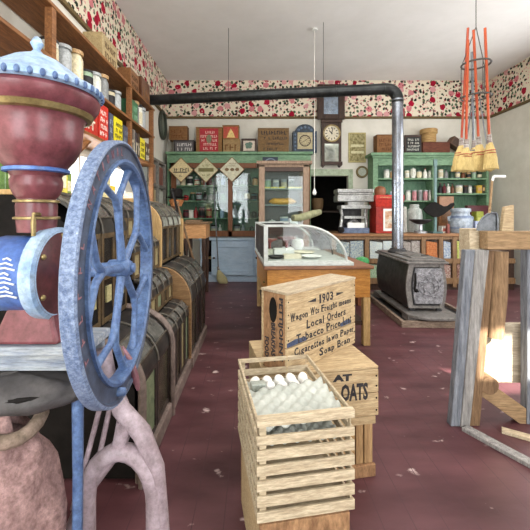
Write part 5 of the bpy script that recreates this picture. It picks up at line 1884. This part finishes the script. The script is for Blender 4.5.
XD = GX + .082
drum([(0, GX - .13), (.10, GX - .13), (.118, GX - .1), (.118, XD - .05)], 'drum', W['blue_label'])
drum([(.118, XD - .06), (.142, XD - .05), (.145, XD - .012), (.13, XD - .004), (.118, XD - .008)], 'drum_ring', W['sky_ring'])
drum([(0, XD + .004), (.05, XD + .006), (.11, XD), (.134, XD - .006), (.134, XD - .02), (0, XD - .02)], 'drum_plate', W['iron_red_dark'])
q = mbw(mill)
for i in range(6):
    s = i * PI / 3 + .5
    q.ball((XD, GY + .118 * math.cos(s), DZ_ + .118 * math.sin(s)), .008, .009, .009, 8, 6)
q.build('bolts', W['brass'], mill, smooth=60)
q = mbw(mill)
# white script on the blue drum, laid on the side that faces the room
for i, (u, v) in enumerate(((-.06, .035), (-.045, .02), (-.03, .03), (-.015, .012), (0, .026))):
    pass
for i in range(9):
    z_ = DZ_ + .055 - i * .0135
    dz = z_ - DZ_
    yy = GY - math.sqrt(max(.0001, .1195 ** 2 - dz * dz))
    xw = .012 + .008 * ((i * 7) % 3)
    q.tube([(GX - .02 - xw, yy, z_), (GX - .02, yy - .001, z_ + .004), (GX - .02 + xw, yy, z_ - .003)], .003, 6)
q.build('white_script', W['white'], mill, smooth=60)
q = mbw(mill)
q.hexa([(GX - .1, GY - .07, TT + .0005), (GX + .105, GY - .07, TT + .0005), (GX + .105, GY + .065, TT + .0005), (GX - .1, GY + .065, TT + .0005)],
       [(GX - .06, GY - .045, DZ_ - .09), (GX + .065, GY - .045, DZ_ - .09), (GX + .065, GY + .045, DZ_ - .09), (GX - .06, GY + .045, DZ_ - .09)])
q.box(GX - .11, GX + .07, GY - .05, GY + .05, DZ_ - .1, DZ_ - .08)
q.build('pedestal', W['iron_red'], mill, bevel=.012)
# flywheel
AL = math.radians(-5.0)
WC = Vector((-.4085, 1.13, 1.1295))
WR = .4024
u_ = Vector((math.sin(AL), math.cos(AL), 0))
n_ = Vector((math.cos(AL), -math.sin(AL), 0))
WM = Matrix(((u_.x, 0, n_.x, WC.x), (u_.y, 0, n_.y, WC.y), (0, 1, 0, WC.z), (0, 0, 0, 1)))
q = mbw(mill)
q.tube([(XD - .02, GY, DZ_), WM @ Vector((0, 0, .01))], .022, 12)
q.build('shaft', W['iron_blue'], mill, smooth=50)
q = mbw(mill)
q.lathe([(WR - .006, -.038), (WR, -.034), (WR, -.004), (WR - .006, 0), (WR - .008, 0)], (0, 0, 0), 96, WM)
q.lathe([(WR - .062, -.038), (WR - .007, -.038), (WR - .007, -.03), (WR - .062, -.03)], (0, 0, 0), 96, WM)
fw = q.build('flywheel', W['iron_speckle'], mill, smooth=40, label='blue spoked flywheel')
q = mbw(mill)
q.lathe([(WR - .008, .0), (WR - .013, -.001), (WR - .017, -.007), (WR - .05, -.007), (WR - .056, -.004), (WR - .056, -.032), (WR - .008, -.032)], (0, 0, 0), 96, WM)
q.build('rim_face', W['iron_face'], fw, smooth=30)
q = mbw(mill)
q.lathe([(WR - .056, .004), (WR - .064, .006), (WR - .072, 0), (WR - .074, -.02), (WR - .07, -.04), (WR - .058, -.042)], (0, 0, 0), 96, WM)
q.build('inner_flange', W['iron_blue'], fw, smooth=40)
RI = WR - .068
for a in (31, 103, 175, 247, 319):
    q = mbw(mill)
    s0 = math.radians(a)
    pol = lambda r_, an: WM @ Vector((r_ * math.cos(an), r_ * math.sin(an), -.02))
    q.tube([pol(.03, s0), pol(RI * .35, s0), pol(RI * .60, s0)], [.0145, .012, .0135], 10, flat=None)
    for sg in (-1, 1):
        q.tube([pol(RI * .56, s0), pol(RI * .70, s0 + sg * .11), pol(RI * .86, s0 + sg * .33), pol(RI * 1.0, s0 + sg * .46)], [.0125, .0105, .0105, .014], 10)
    q.build('spoke', W['iron_blue'], fw, smooth=60)
q = mbw(mill)
q.lathe([(.0, -.06), (.026, -.06), (.028, -.05), (.028, .0), (.022, .008), (.015, .01), (.015, .02), (0, .022)], (0, 0, 0), 28, WM)
q.build('hub', W['iron_blue'], fw, smooth=40)
q = mbw(mill)
wd = 'NATIONAL'
for i, ch in enumerate(wd):
    an = math.radians(148 - i * 7.2)
    rr_ = WR - .0335
    q.text(ch, .03, WM @ Matrix.Translation((rr_ * math.cos(an), rr_ * math.sin(an), -.0066)) @ Matrix.Rotation(an - PI / 2, 4, 'Z'), height=.025, width=.006 if ch == 'I' else .017, extrude=.0012)
for i in range(6):
    an = math.radians(164 + i * 8.5)
    M_ = WM @ Matrix.Translation((rr_ * math.cos(an), rr_ * math.sin(an), -.0066)) @ Matrix.Rotation(an - PI / 2, 4, 'Z')
    q.box(-.007, -.003, -.011, .011, 0, .0012, M_)
    q.box(-.003, .007, -.011 + .008 * (i % 3), -.007 + .008 * (i % 3), 0, .0012, M_)
q.build('raised_lettering', W['red_letter'], fw)
q = mbw(mill)
an = math.radians(256)
pp = Vector(((WR - .036) * math.cos(an), (WR - .036) * math.sin(an), 0))
q.tube([WM @ (pp + Vector((0, 0, -.01))), WM @ (pp + Vector((0, 0, .012))), WM @ (pp + Vector((0, 0, .016)))], [.014, .012, .008], 14)
q.build('handle_boss', W['iron_blue'], fw, smooth=40)

# ---- mill table
tbl = thing('mill_table', 'weathered blue-grey table under the coffee mill with blue and pinkish iron legs', 'table', (-.8, 1.12, 0))
TX0, TX1, TY0, TY1 = -1.15, -.505, 1.035, 1.225
mbw(tbl).box(TX0, TX1, TY0, TY1, TT - .028, TT).build('tabletop', W['bluewhite_wood'], tbl, bevel=.005)
q = mbw(tbl)
q.box(TX0 + .02, TX1 - .015, TY0 + .012, TY0 + .035, TT - .075, TT - .028).box(TX0 + .02, TX1 - .015, TY1 - .03, TY1 - .01, TT - .075, TT - .028)
q.build('apron', W['bluewhite_wood'], tbl, bevel=.003)
q = mbw(tbl)
lx, ly = PX(79.5, 1.07), 1.06
q.tube([(lx, ly, TT - .06), (lx, ly, .5), (lx - .004, ly, .04), (lx - .004, ly, 0)], [.018, .015, .015, .026], 10)
q.build('leg', W['iron_blue'], tbl, smooth=50)
q = mbw(tbl)
q.tube([(TX0 + .06, 1.06, TT - .06), (TX0 + .06, 1.06, 0)], .016, 10)
q.build('leg', W['iron_blue'], tbl, smooth=50)
for i, ly in enumerate((1.19,)):
    q = mbw(tbl)
    q.tube([(-.52, ly, TT - .06), (-.5, ly, .76), (-.455, ly, .64), (-.385, ly, .56), (-.335, ly, .44), (-.315, ly, .25), (-.31, ly, .03), (-.31, ly, 0)], [.028, .026, .03, .032, .028, .024, .03, .045], 12, flat=None)
    q.build('leg', W['iron_pink'], tbl, label='flaring pinkish-grey iron leg', smooth=50)
    q = mbw(tbl)
    q.tube([(-.44, ly, .6), (-.46, ly - .0, .52), (-.56, ly, .38), (-.64, ly, .2), (-.67, ly, .0)], [.03, .026, .022, .022, .035], 10)
    q.build('leg', W['iron_pink'], tbl, label='flaring pinkish-grey iron leg', smooth=50)
q = mbw(tbl)
arc = [(-.455 + .115 * math.cos(s), 1.185, .33 + .17 * math.sin(s)) for s in [PI * i / 12 for i in range(13)]]
q.tube([(-.34, 1.185, .1)] + arc + [(-.57, 1.185, .1)], .03, 10)
q.tube([(-.5, 1.19, .75), (-.565, 1.19, .5), (-.62, 1.19, .3)], .009, 8)
q.tube([(-.475, 1.19, .73), (-.525, 1.19, .5), (-.545, 1.19, .42)], .009, 8)
q.build('iron_arch', W['iron_pink'], tbl, smooth=50)
q = mbw(tbl)
q.tube([(-.455, 1.2, .85), (-.425, 1.2, .8), (-.41, 1.2, .74), (-.40, 1.2, .70)], [.004, .009, .013, .006], 10)
q.build('pink_lever', mat('pink_iron_lever', (108, 66, 76), (146, 106, 114), 12, rough=.4), tbl, smooth=60)
q = mbw(tbl)
q.tube([(TX0 + .06, 1.19, TT - .06), (TX0 + .06, 1.19, 0)], .016, 10)
q.build('leg', W['iron_blue'], tbl, smooth=50)


# ---- sacks below the mill
def lumpy(q, c, rx, ry, rz, amp, seed, u=30, v=18):
    r_ = random.Random(seed)
    ph = [(r_.uniform(2, 9), r_.uniform(2, 8), r_.uniform(0, 6)) for _ in range(7)]
    rings = []
    for i in range(v + 1):
        th = -PI / 2 + PI * i / v
        ring = []
        for j in range(u):
            an = 2 * PI * j / u
            d = 1 + amp * sum(math.sin(round(a) * an + p) * math.sin(b * th + p) for a, b, p in ph) / 3
            ring.append(q._v((c[0] + rx * d * math.cos(th) * math.cos(an), c[1] + ry * d * math.cos(th) * math.sin(an), c[2] + rz * (math.sin(th) if th < 0 else math.sin(th) * d))))
        rings.append(ring)
    for A_, C_ in zip(rings, rings[1:]):
        for j in range(u):
            q._f([A_[j], A_[(j + 1) % u], C_[(j + 1) % u], C_[j]])
    q._f(rings[0])
    q._f(rings[-1])


sx_, sy_ = -.77, 1.03
sk = thing('burlap_sack', 'full rosy-brown burlap sack standing on the floor under the mill table', 'sack', (sx_, sy_, 0))
q = mbw(sk)
lumpy(q, (sx_, sy_, .355), .19, .17, .355, .09, 5)
q.build('sack', W['burlap'], sk, smooth=60)
q = mbw(sk)
q.tube([(sx_ + .13 * math.cos(s), sy_ + .11 * math.sin(s), .69 + .012 * math.sin(3 * s)) for s in [2 * PI * i / 24 for i in range(24)]], .02, 8, closed=True)
q.tube([(sx_ - .05, sy_ - .12, .69), (sx_ - .062, sy_ - .15, .6), (sx_ - .05, sy_ - .18, .48)], [.014, .016, .01], 8)
q.build('rolled_rim', mat('olive_rim_cloth', (110, 96, 80), (166, 144, 130), 20, rough=.95, bump=.5), sk, smooth=60)
bg = thing('leather_bag', 'slumped charcoal leather bag lying on top of the burlap sack', 'bag', (sx_ + .03, sy_ + .02, .72))
q = mbw(bg)
lumpy(q, (sx_ + .05, sy_ + .03, .772), .2, .115, .054, .08, 9)
q.build('bag', W['leather'], bg, smooth=60)
q = mbw(bg)
q.tube([(sx_ - .12, sy_ - .04, .77), (sx_ - .02, sy_ - .078, .785), (sx_ + .12, sy_ - .07, .79), (sx_ + .2, sy_ - .03, .78)], .007, 6)
q.build('strap', W['black'], bg, smooth=60)

# ================================================================== CRATES IN THE MIDDLE
# lower crates that carry the others
oa = math.radians(10.2)
OO = Vector((.045, 1.642, .316))
OW, OD, OH = .58, .46, .234


def planked(root, x0, x1, y0, y1, z0, z1, nb, m, me, gap=.004, t=.016):
    """board box: planked front and back, plain ends, bottom and lid"""
    h = (z1 - z0) / nb
    for yy in (y0, y1 - t):
        for i in range(nb):
            MB().box(x0, x1, yy, yy + t, z0 + i * h + gap / 2, z0 + (i + 1) * h - gap / 2).build('side_board', m, root, bevel=.003)
    for xx in (x0 + .001, x1 - t - .001):
        MB().box(xx, xx + t, y0 + t, y1 - t, z0, z1 - .001).build('end_board', me, root, bevel=.002)
    n = 3
    w = (y1 - y0) / n
    for i in range(n):
        MB().box(x0, x1, y0 + i * w + .002, y0 + (i + 1) * w - .002, z1, z1 + .014).build('lid_board', m, root, bevel=.003)
    MB().box(x0 + t, x1 - t, y0 + t, y1 - t, z0, z0 + .012).build('bottom_board', m, root)


lo = thing('support_crate', 'weathered low crate of upright planks on the floor under the OATS crate', 'crate', (OO.x, OO.y, 0), oa)
xs = [.02, .1, .2, .31, .39, .47, .515, .565]
up_m = mat('warm_crate_plank', (150, 116, 78), (196, 160, 116), 6, (9, 9, .8), rough=.85, bump=.3)
for a, c in zip(xs, xs[1:]):
    for yy in (.02, .42):
        MB().box(a, c - .006, yy, yy + .016, .0, .3).build('upright_plank', up_m, lo, bevel=.003)
MB().box(.02, .565, .036, .42, .285, .3).build('lid', W['crate_h'], lo)
for xx in (.02, .549):
    MB().box(xx, xx + .016, .037, .419, 0, .284).build('end_board', W['crate_dark'], lo)
MB().box(.02, .565, .0, .018, .0, .06).build('foot_rail', W['crate_dark'], lo, bevel=.003)
MB().box(.02, .565, .0, .018, .262, .3).build('top_rail', W['crate_h'], lo, bevel=.003)

oc = thing('oats_crate', 'pale pine crate stencilled OATS carrying the tall 1903 crate', 'crate', (OO.x, OO.y, .3005), oa)
planked(oc, 0, OW, 0, OD, 0, OH, 2, W['crate_h'], W['crate_h'])
q = MB()
q.text('OATS', .1, at(FRONT, (.452, -.0005, .128)), width=.142, height=.086, extrude=.0008, bold=.004)
q.text('AT', .05, at(FRONT, (.388, -.0005, .203)), width=.1, height=.034, extrude=.0008, bold=.003)
q.build('lettering', W['ink'], oc)
q = MB()
for z in (.03, .09, .15, .2):
    q.ball((OW - .012, -.001, z), .005, .002, .005, 8, 5)
q.build('nail_heads', W['black'], oc)

fa = math.radians(43.7)
FO = Vector((.149, 1.634, .5495))
FW_, FD, FH = .607, .17, .374
fc = thing('tobacco_crate', 'tall pine crate hand-lettered 1903 standing on the OATS crate', 'crate', FO, fa)
for y0_, z0_, z1_ in ((0, .125, FH), (0, 0, .121), (FD - .014, 0, FH)):
    MB().box(0, FW_, y0_, y0_ + .014, z0_, z1_).build('side_board', W['crate_h'], fc, bevel=.003)
for x0_ in (.001, FW_ - .017):
    MB().box(x0_, x0_ + .016, .014, FD - .014, 0, FH - .001).build('end_board', W['crate_dark'], fc, label='brown end with vertical lettering' if x0_ < .1 else None, bevel=.002)
lm = mat('grey_lid_board', (160, 142, 116), (206, 190, 164), 5, (1.5, 14, 14), rough=.85, bump=.3)
for y0_, y1_ in ((-.003, FD * .56), (FD * .565, FD + .002)):
    MB().box(-.002, FW_ + .002, y0_, y1_, FH, FH + .0135).build('lid_board', lm, fc, bevel=.003)
MB().box(.017, FW_ - .017, .014, FD - .014, 0, .012).build('bottom_board', W['crate_h'], fc)
q = MB()
yt = -.0006
H_ = lambda s, x, z, w, h, sd: q.hand_text(s, at(FRONT, (x, yt, z)), w, h, sd)
H_('1903', .315, .317, .135, .046, 1)
H_('Wagon Wts Freight means', .29, .264, .54, .036, 2)
H_('Local Orders', .325, .208, .36, .044, 3)
H_('Tobacco Price List', .315, .155, .5, .044, 4)
H_('Cigarettes lawn Paper', .32, .093, .54, .038, 5)
H_('Soap Bran', .4, .04, .3, .038, 6)
for sx, x in ((-1, .225), (1, .41)):
    q.prism([(x, .326), (x + sx * .075, .317), (x, .308)], 'y', yt - .0006, yt + .0006)
q.build('lettering', W['ink'], fc)
q = MB()
for x0, x1 in ((.0, .15), (.45, .56)):
    q.prism([(x0, .128), (x1, .13), (x1 - .005, .15), (x0 + .06, .156), (x0, .148)], 'y', yt - .0004, yt + .0004)
q.build('blue_stamp', W['ink_blue'], fc)
WEST = Matrix.Rotation(-PI / 2, 4, 'Z') @ Matrix.Rotation(PI / 2, 4, 'X')
V90 = Matrix.Rotation(-PI / 2, 4, 'Z')
q = MB()
xw = .0006
q.text("PETTIJOHN'S", .05, at(WEST, (xw, .04, .205)) @ V90, width=.3, height=.033, extrude=.0008, bold=.002)
q.text('BREAKFAST', .05, at(WEST, (xw, .088, .135)) @ V90, width=.185, height=.028, extrude=.0008, bold=.002)
q.text('FOOD', .05, at(WEST, (xw, .132, .1)) @ V90, width=.1, height=.028, extrude=.0008, bold=.002)
q.build('lettering', W['ink'], fc)
q = MB()
q.ball((.001, .09, .29), .0012, .026, .062, 20, 10)
q.build('hand_hole', W['black'], fc)
q = MB()
for z in (.02, .07, .16, .22, .28, .34):
    for x in (.01, FW_ - .01):
        q.ball((x, -.0005, z), .004, .002, .004, 8, 5)
q.build('nail_heads', W['black'], fc)

# egg crate
ea = math.radians(9.8)
EO = Vector((.0064, 1.114, .316))
EW, EL, EH = .333, .5, .325
lb = thing('support_crate', 'low brown crate on the floor under the slatted egg crate', 'crate', (EO.x, EO.y, 0), ea)
planked(lb, .012, EW - .012, .012, EL - .012, 0, .3005, 3, W['crate_dark'], W['crate_h'])
ec = thing('egg_crate', 'pale slatted wooden egg crate holding a grey pulp tray and white eggs', 'crate', (EO.x, EO.y, .315), ea)
for a, c in ((0, EW), ):
    for (x, y) in ((.0, .0), (EW - .022, 0), (0, EL - .022), (EW - .022, EL - .022)):
        MB().box(x + .010, x + .032 if x < .1 else x + .012, y + .010, y + .030 if y < .1 else y + .012, .0, EH - .004).build('corner_post', W['slat'], ec)
hs = [(.0, .034), (.05, .084), (.1, .134), (.149, .182), (.198, .231), (.247, .276), (.306, EH)]
for z0, z1 in hs:
    for y0, y1 in ((0, .010), (EL - .010, EL)):
        MB().box(0, EW, y0, y1, z0, z1).build('end_slat', W['slat'], ec, bevel=.002)
    for x0, x1 in ((0, .009), (EW - .009, EW)):
        MB().box(x0, x1, .0105, EL - .0105, z0, z1 - (.004 if z1 < EH else .0)).build('side_slat', W['slat'], ec, bevel=.002)
MB().box(.01, EW - .01, .01, EL - .01, .0, .010).build('bottom_board', W['slat'], ec)
MB().box(.0, EW, .0, .022, EH - .002, EH + .010).build('top_rail', W['slat'], ec, bevel=.002)
eM = Matrix.Translation((EO.x, EO.y, .315)) @ Matrix.Rotation(ea, 4, 'Z')


def tray(x0, x1, y0, y1, z, nx, ny, name, label, rx=0.0, ry=0.0):
    q = MB()
    n = 8
    g_ = []
    for j in range(ny * n + 1):
        row = []
        for i in range(nx * n + 1):
            u, v = i / n, j / n
            zz_ = .0085 * math.cos(2 * PI * u) * math.cos(2 * PI * v)
            x, y = x0 + (x1 - x0) * i / (nx * n), y0 + (y1 - y0) * j / (ny * n)
            row.append(q._v((x, y, zz_ + rx * (y - y0) + ry * (x - x0))))
        g_.append(row)
    for A_, C_ in zip(g_, g_[1:]):
        for i in range(len(A_) - 1):
            q._f([A_[i], A_[i + 1], C_[i + 1], C_[i]])
    o = q.build(name, W['tray'], None, smooth=60)
    o.location = eM @ Vector((0, 0, z))
    o.rotation_euler = (0, 0, ea)
    so_ = o.modifiers.new('pulp_thickness', 'SOLIDIFY')
    so_.thickness = .003
    return tag(o, label, 'egg tray')


tray(.035, EW - .035, .035, EL - .04, .228, 6, 9, 'egg_tray', 'grey pulp egg tray lying lower in the slatted crate under the eggs')
tray(.015, EW - .016, .035, .275, .274, 5, 4, 'egg_tray', 'empty grey pulp egg tray lying over the front of the slatted crate', .03, .10)
ebm = MB()
ebm.lathe([(0, -.026)] + [(.0225 * math.cos(s) * (1 - .12 * math.sin(s)), .028 * math.sin(s)) for s in [-PI / 2 + PI * i / 12 for i in range(1, 12)]] + [(0, .029)], n=18)
egg0 = None
en = 0
where = ['against the left side', 'second from the left side', 'third from the left side', 'fourth from the left side', 'against the right side']
for r, (yy, zv) in enumerate(((.325, .268), (.385, .262))):
    for i in range(5):
        x = .06 + i * (EW - .12) / 4
        if r == 0 and i == 0:
            continue
        if egg0 is None:
            e = ebm.build('egg', W['egg'], smooth=80)
            egg0 = e
        else:
            e = egg0.copy()
            COL.objects.link(e)
        e.location = eM @ Vector((x, yy, zv + .004 * ((i * 3 + r) % 3)))
        e.rotation_euler = (.5 * math.sin(i * 2.1 + r), .6 * math.cos(i * 1.7 + r), i)
        tag(e, 'white egg %s, %s of eggs behind the front tray' % (where[i], ('front row', 'middle row', 'back row')[r]), 'egg', 'white eggs in the slatted crate')
solo(eM @ Vector((.062, .322, .245)), lambda q: q.box(-.03, .03, -.02, .02, 0, .05), 'cardboard_divider', plain((150, 156, 148), .3), 'grey cardboard piece among the eggs at the left side of the crate', 'cardboard', bevel=.003, rz=ea)

# ================================================================== RIGHT FOREGROUND: rough plank stand
Y0 = 2.15
ps = thing('plank_stand', 'rough stand of weathered grey and brown planks at the right edge', 'plank stand', (1.45, Y0 + .05, 0))


def plank(px_b, px_t, py_t, y, th, name, m, z_b=0.0, sh=0.0):
    """upright plank between two image columns at foot and head"""
    zt = PZ(py_t, y)
    zb_py = VY - (z_b - EYE) / y * FPX
    q = mbw(ps)
    b = [PX(px_b[0], y), PX(px_b[1], y)]
    tt_ = [PX(px_t[0], y), PX(px_t[1], y)]
    q.hexa([(b[0], y, z_b), (b[1], y + sh, z_b), (b[1], y + th + sh, z_b), (b[0], y + th, z_b)], [(tt_[0], y, zt), (tt_[1], y + sh, zt), (tt_[1], y + th + sh, zt), (tt_[0], y + th, zt)])
    return q.build(name, m, ps, bevel=.004)


plank((451, 462), (466, 476.5), 250, Y0, .05, 'plank', W['grey_wood'])
plank((461, 470), (476, 489.5), 250, Y0 - .01, .05, 'plank', W['grey_wood2'])
plank((470, 480), (488.5, 495), 251, Y0 + .005, .06, 'plank', W['brown_plank'])
q = mbw(ps)
q.box(PX(474, Y0), PX(489, Y0), Y0 + .045, Y0 + .16, PZ(262, Y0), PZ(229, Y0))
q.build('block', W['slat'], ps, bevel=.005)
q = mbw(ps)
q.box(PX(483.5, Y0), PX(545, Y0), Y0 - .04, Y0 + .042, PZ(249, Y0), PZ(231, Y0))
q.build('cross_board', W['yellow_board'], ps, bevel=.005)
q = mbw(ps)
la, lb_ = P(499, 251, Y0 + .04), P(494, 337, Y0 + .04)
q.tube([la, (la + lb_) / 2 + Vector((.008, 0, 0)), lb_], [.05, .054, .05], 14)
q.build('peeled_log', W['log'], ps, smooth=50)
q = mbw(ps)
q.box(PX(481, Y0), PX(560, Y0), Y0 + .10, Y0 + .14, .22, .60)
q.build('backing_board', mat('pale_backing_board', (150, 136, 116), (196, 182, 160), 5, (1, 9, 9), rough=.85, bump=.2), ps, bevel=.004)
q = mbw(ps)
a, c = P(481, 386, Y0 + .03), P(545, 432, Y0 + .03)
dv = (c - a).normalized()
nv = Vector((dv.z, 0, -dv.x)) * .05
q.hexa([a - nv, c - nv, c - nv + Vector((0, .05, 0)), a - nv + Vector((0, .05, 0))], [a + nv, c + nv, c + nv + Vector((0, .05, 0)), a + nv + Vector((0, .05, 0))])
q.build('diagonal_brace', W['yellow_board'], ps, bevel=.004)
q = mbw(ps)
q.tube([(PX(487, 2.2), 2.17, .24), (PX(487, 2.2), 2.42, .24)], .055, 16)
q.build('log_end', W['brown_plank'], ps, smooth=40)
q = mbw(ps)
q.box(PX(530, Y0), PX(538, Y0), Y0 + .02, Y0 + .08, 0, 1.1)
q.build('far_post', W['grey_wood'], ps, bevel=.004)
# loose pale boards on the floor at its foot
t = thing('floor_plank', 'pale thin plank lying on the floor at the foot of the plank stand', 'plank', (1.37, 1.95, 0))
a, c = Vector((1.27, 2.12, 0)), Vector((1.50, 1.68, 0))
dv = (c - a).normalized()
nv = Vector((-dv.y, dv.x, 0)) * .03
q = mbw(t)
q.hexa([a - nv, c - nv, c + nv, a + nv], [p + Vector((0, 0, .022)) for p in (a - nv, c - nv, c + nv, a + nv)])
q.build('board', W['grey_wood2'], t, bevel=.003)
t = thing('floor_plank', 'second pale plank lying further right on the floor before the stand', 'plank', (1.6, 1.95, 0))
a, c = Vector((1.48, 2.1, 0)), Vector((1.86, 1.84, 0))
dv = (c - a).normalized()
nv = Vector((-dv.y, dv.x, 0)) * .025
q = mbw(t)
q.hexa([a - nv, c - nv, c + nv, a + nv], [p + Vector((0, 0, .02)) for p in (a - nv, c - nv, c + nv, a + nv)])
q.build('board', W['slat'], t, bevel=.003)

# coal scoop and sack block standing on the cross board
SB = PZ(231, Y0) + .0005
sc = thing('coal_scoop', 'dark grey metal scoop with a pale wooden handle standing on the plank stand', 'scoop', (PX(488, Y0), Y0, SB))
q = mbw(sc)
yb2 = Y0 + .0
pts = [(477.5, 230.6), (478.5, 224), (482, 218.5), (487, 214.5), (492, 212.5), (496.5, 213.5), (497.5, 218), (497.5, 230.6)]
q.prism([(PX(u, yb2), PZ(v, yb2)) for u, v in pts], 'y', yb2 + .006, yb2 + .012)
for (u0, v0), (u1, v1) in zip(pts[:-1], pts[1:]):
    q.tube([(PX(u0, yb2), yb2 - .002, PZ(v0, yb2)), (PX(u1, yb2), yb2 - .002, PZ(v1, yb2))], .007, 8)
q.build('blade', W['galv'], sc, smooth=40)
q = mbw(sc)
q.tube([P(489.2, 214, yb2), P(490.6, 200, yb2), P(492.2, 180, yb2)], [.008, .007, .007], 10)
q.build('handle', W['yellow_board'], sc, smooth=50)
q = mbw(sc)
q.tube([P(493, 176.5, yb2), P(505, 176.5, yb2)], .009, 10)
q.tube([P(492.2, 181, yb2), P(493.5, 177, yb2)], .008, 8)
q.build('grip', W['white'], sc, smooth=50)
t = thing('pine_block', 'pale pine block standing upright on the cross board beside the scoop', 'block', (PX(503, Y0), Y0, SB))
q = mbw(t)
q.hexa([(PX(498, Y0), Y0 - .035, SB), (PX(510, Y0), Y0 - .035, SB), (PX(510, Y0), Y0 - .006, SB), (PX(498, Y0), Y0 - .006, SB)],
       [(PX(501, Y0), Y0 - .035, PZ(207, Y0)), (PX(510, Y0), Y0 - .035, PZ(205, Y0)), (PX(510, Y0), Y0 - .006, PZ(205, Y0)), (PX(501, Y0), Y0 - .006, PZ(207, Y0))])
q.build('block', W['crate'], t, bevel=.004)

# ================================================================== LIGHT
def area(name, loc, rot, sx, sy, power, c=(1, 1, 1)):
    l = bpy.data.lights.new(name, 'AREA')
    l.shape = 'RECTANGLE'
    l.size, l.size_y = sx, sy
    l.energy = power
    l.color = c
    o = bpy.data.objects.new(name, l)
    COL.objects.link(o)
    o.location = loc
    o.rotation_euler = rot
    return o


area('daylight_shop_window', ((FW[0] + FW[1]) / 2, YF + .02, 2.05), (PI / 2, 0, 0), 1.4, 2.2, 95, (.96, .98, 1.0))
area('front_wall_fill', (2.2, YF + .02, 1.6), (PI / 2, 0, 0), 1.9, 2.3, 130, (.96, .98, 1.0))  # added fill lamp; the street wall has no opening here
area('right_wall_fill', (XR - .03, 3.8, 2.1), (0, PI / 2, 0), 2.0, 3.6, 150, (.97, .98, 1.0))  # added fill towards the back; the right wall is solid, without a window
area('ceiling_fill', (1.2, 2.6, ZC - .05), (0, 0, 0), 3.4, 3.3, 150, (1.0, .97, .92))  # added overhead fill, with no fitting built for it
area('daylight_left_window', (XL - .25, 4.0, 1.75), (0, -PI / 2 - .12, 0), .5, 2.0, 60, (1, 1, 1))

sun = bpy.data.lights.new('sun', 'SUN')
sun.energy = 30
sun.angle = math.radians(.5)
sun.color = (1.0, .95, .86)
so_ = bpy.data.objects.new('sun', sun)
COL.objects.link(so_)
so_.rotation_euler = Vector((-.35, .75, -.56)).to_track_quat('-Z', 'Y').to_euler()

wd_ = bpy.data.worlds.new('bright_day')
wd_.use_nodes = True
wd_.node_tree.nodes['Background'].inputs['Color'].default_value = (.93, .96, 1.0, 1)
wd_.node_tree.nodes['Background'].inputs['Strength'].default_value = 2.2
SC.world = wd_

# ================================================================== CAMERA
cam = bpy.data.cameras.new('camera')
cam.sensor_fit = 'HORIZONTAL'
cam.sensor_width = 36.0
cam.lens = FPX / 530.0 * 36.0
cam.shift_x = (265.0 - VX) / 530.0
cam.shift_y = -(265.0 - VY) / 530.0
cam.clip_start = .02
co = bpy.data.objects.new('camera', cam)
COL.objects.link(co)
co.location = (0, 0, EYE)
co.rotation_euler = (PI / 2, 0, 0)
SC.camera = co
SC.view_settings.view_transform = 'Standard'
SC.view_settings.look = 'None'
SC.view_settings.exposure = 0.0
SC.view_settings.gamma = 1.0
SC.view_settings.use_curve_mapping = False
SC.cycles.use_denoising = True
SC.cycles.max_bounces = 8
SC.cycles.transparent_max_bounces = 12
SC.cycles.sample_clamp_indirect = 6.0
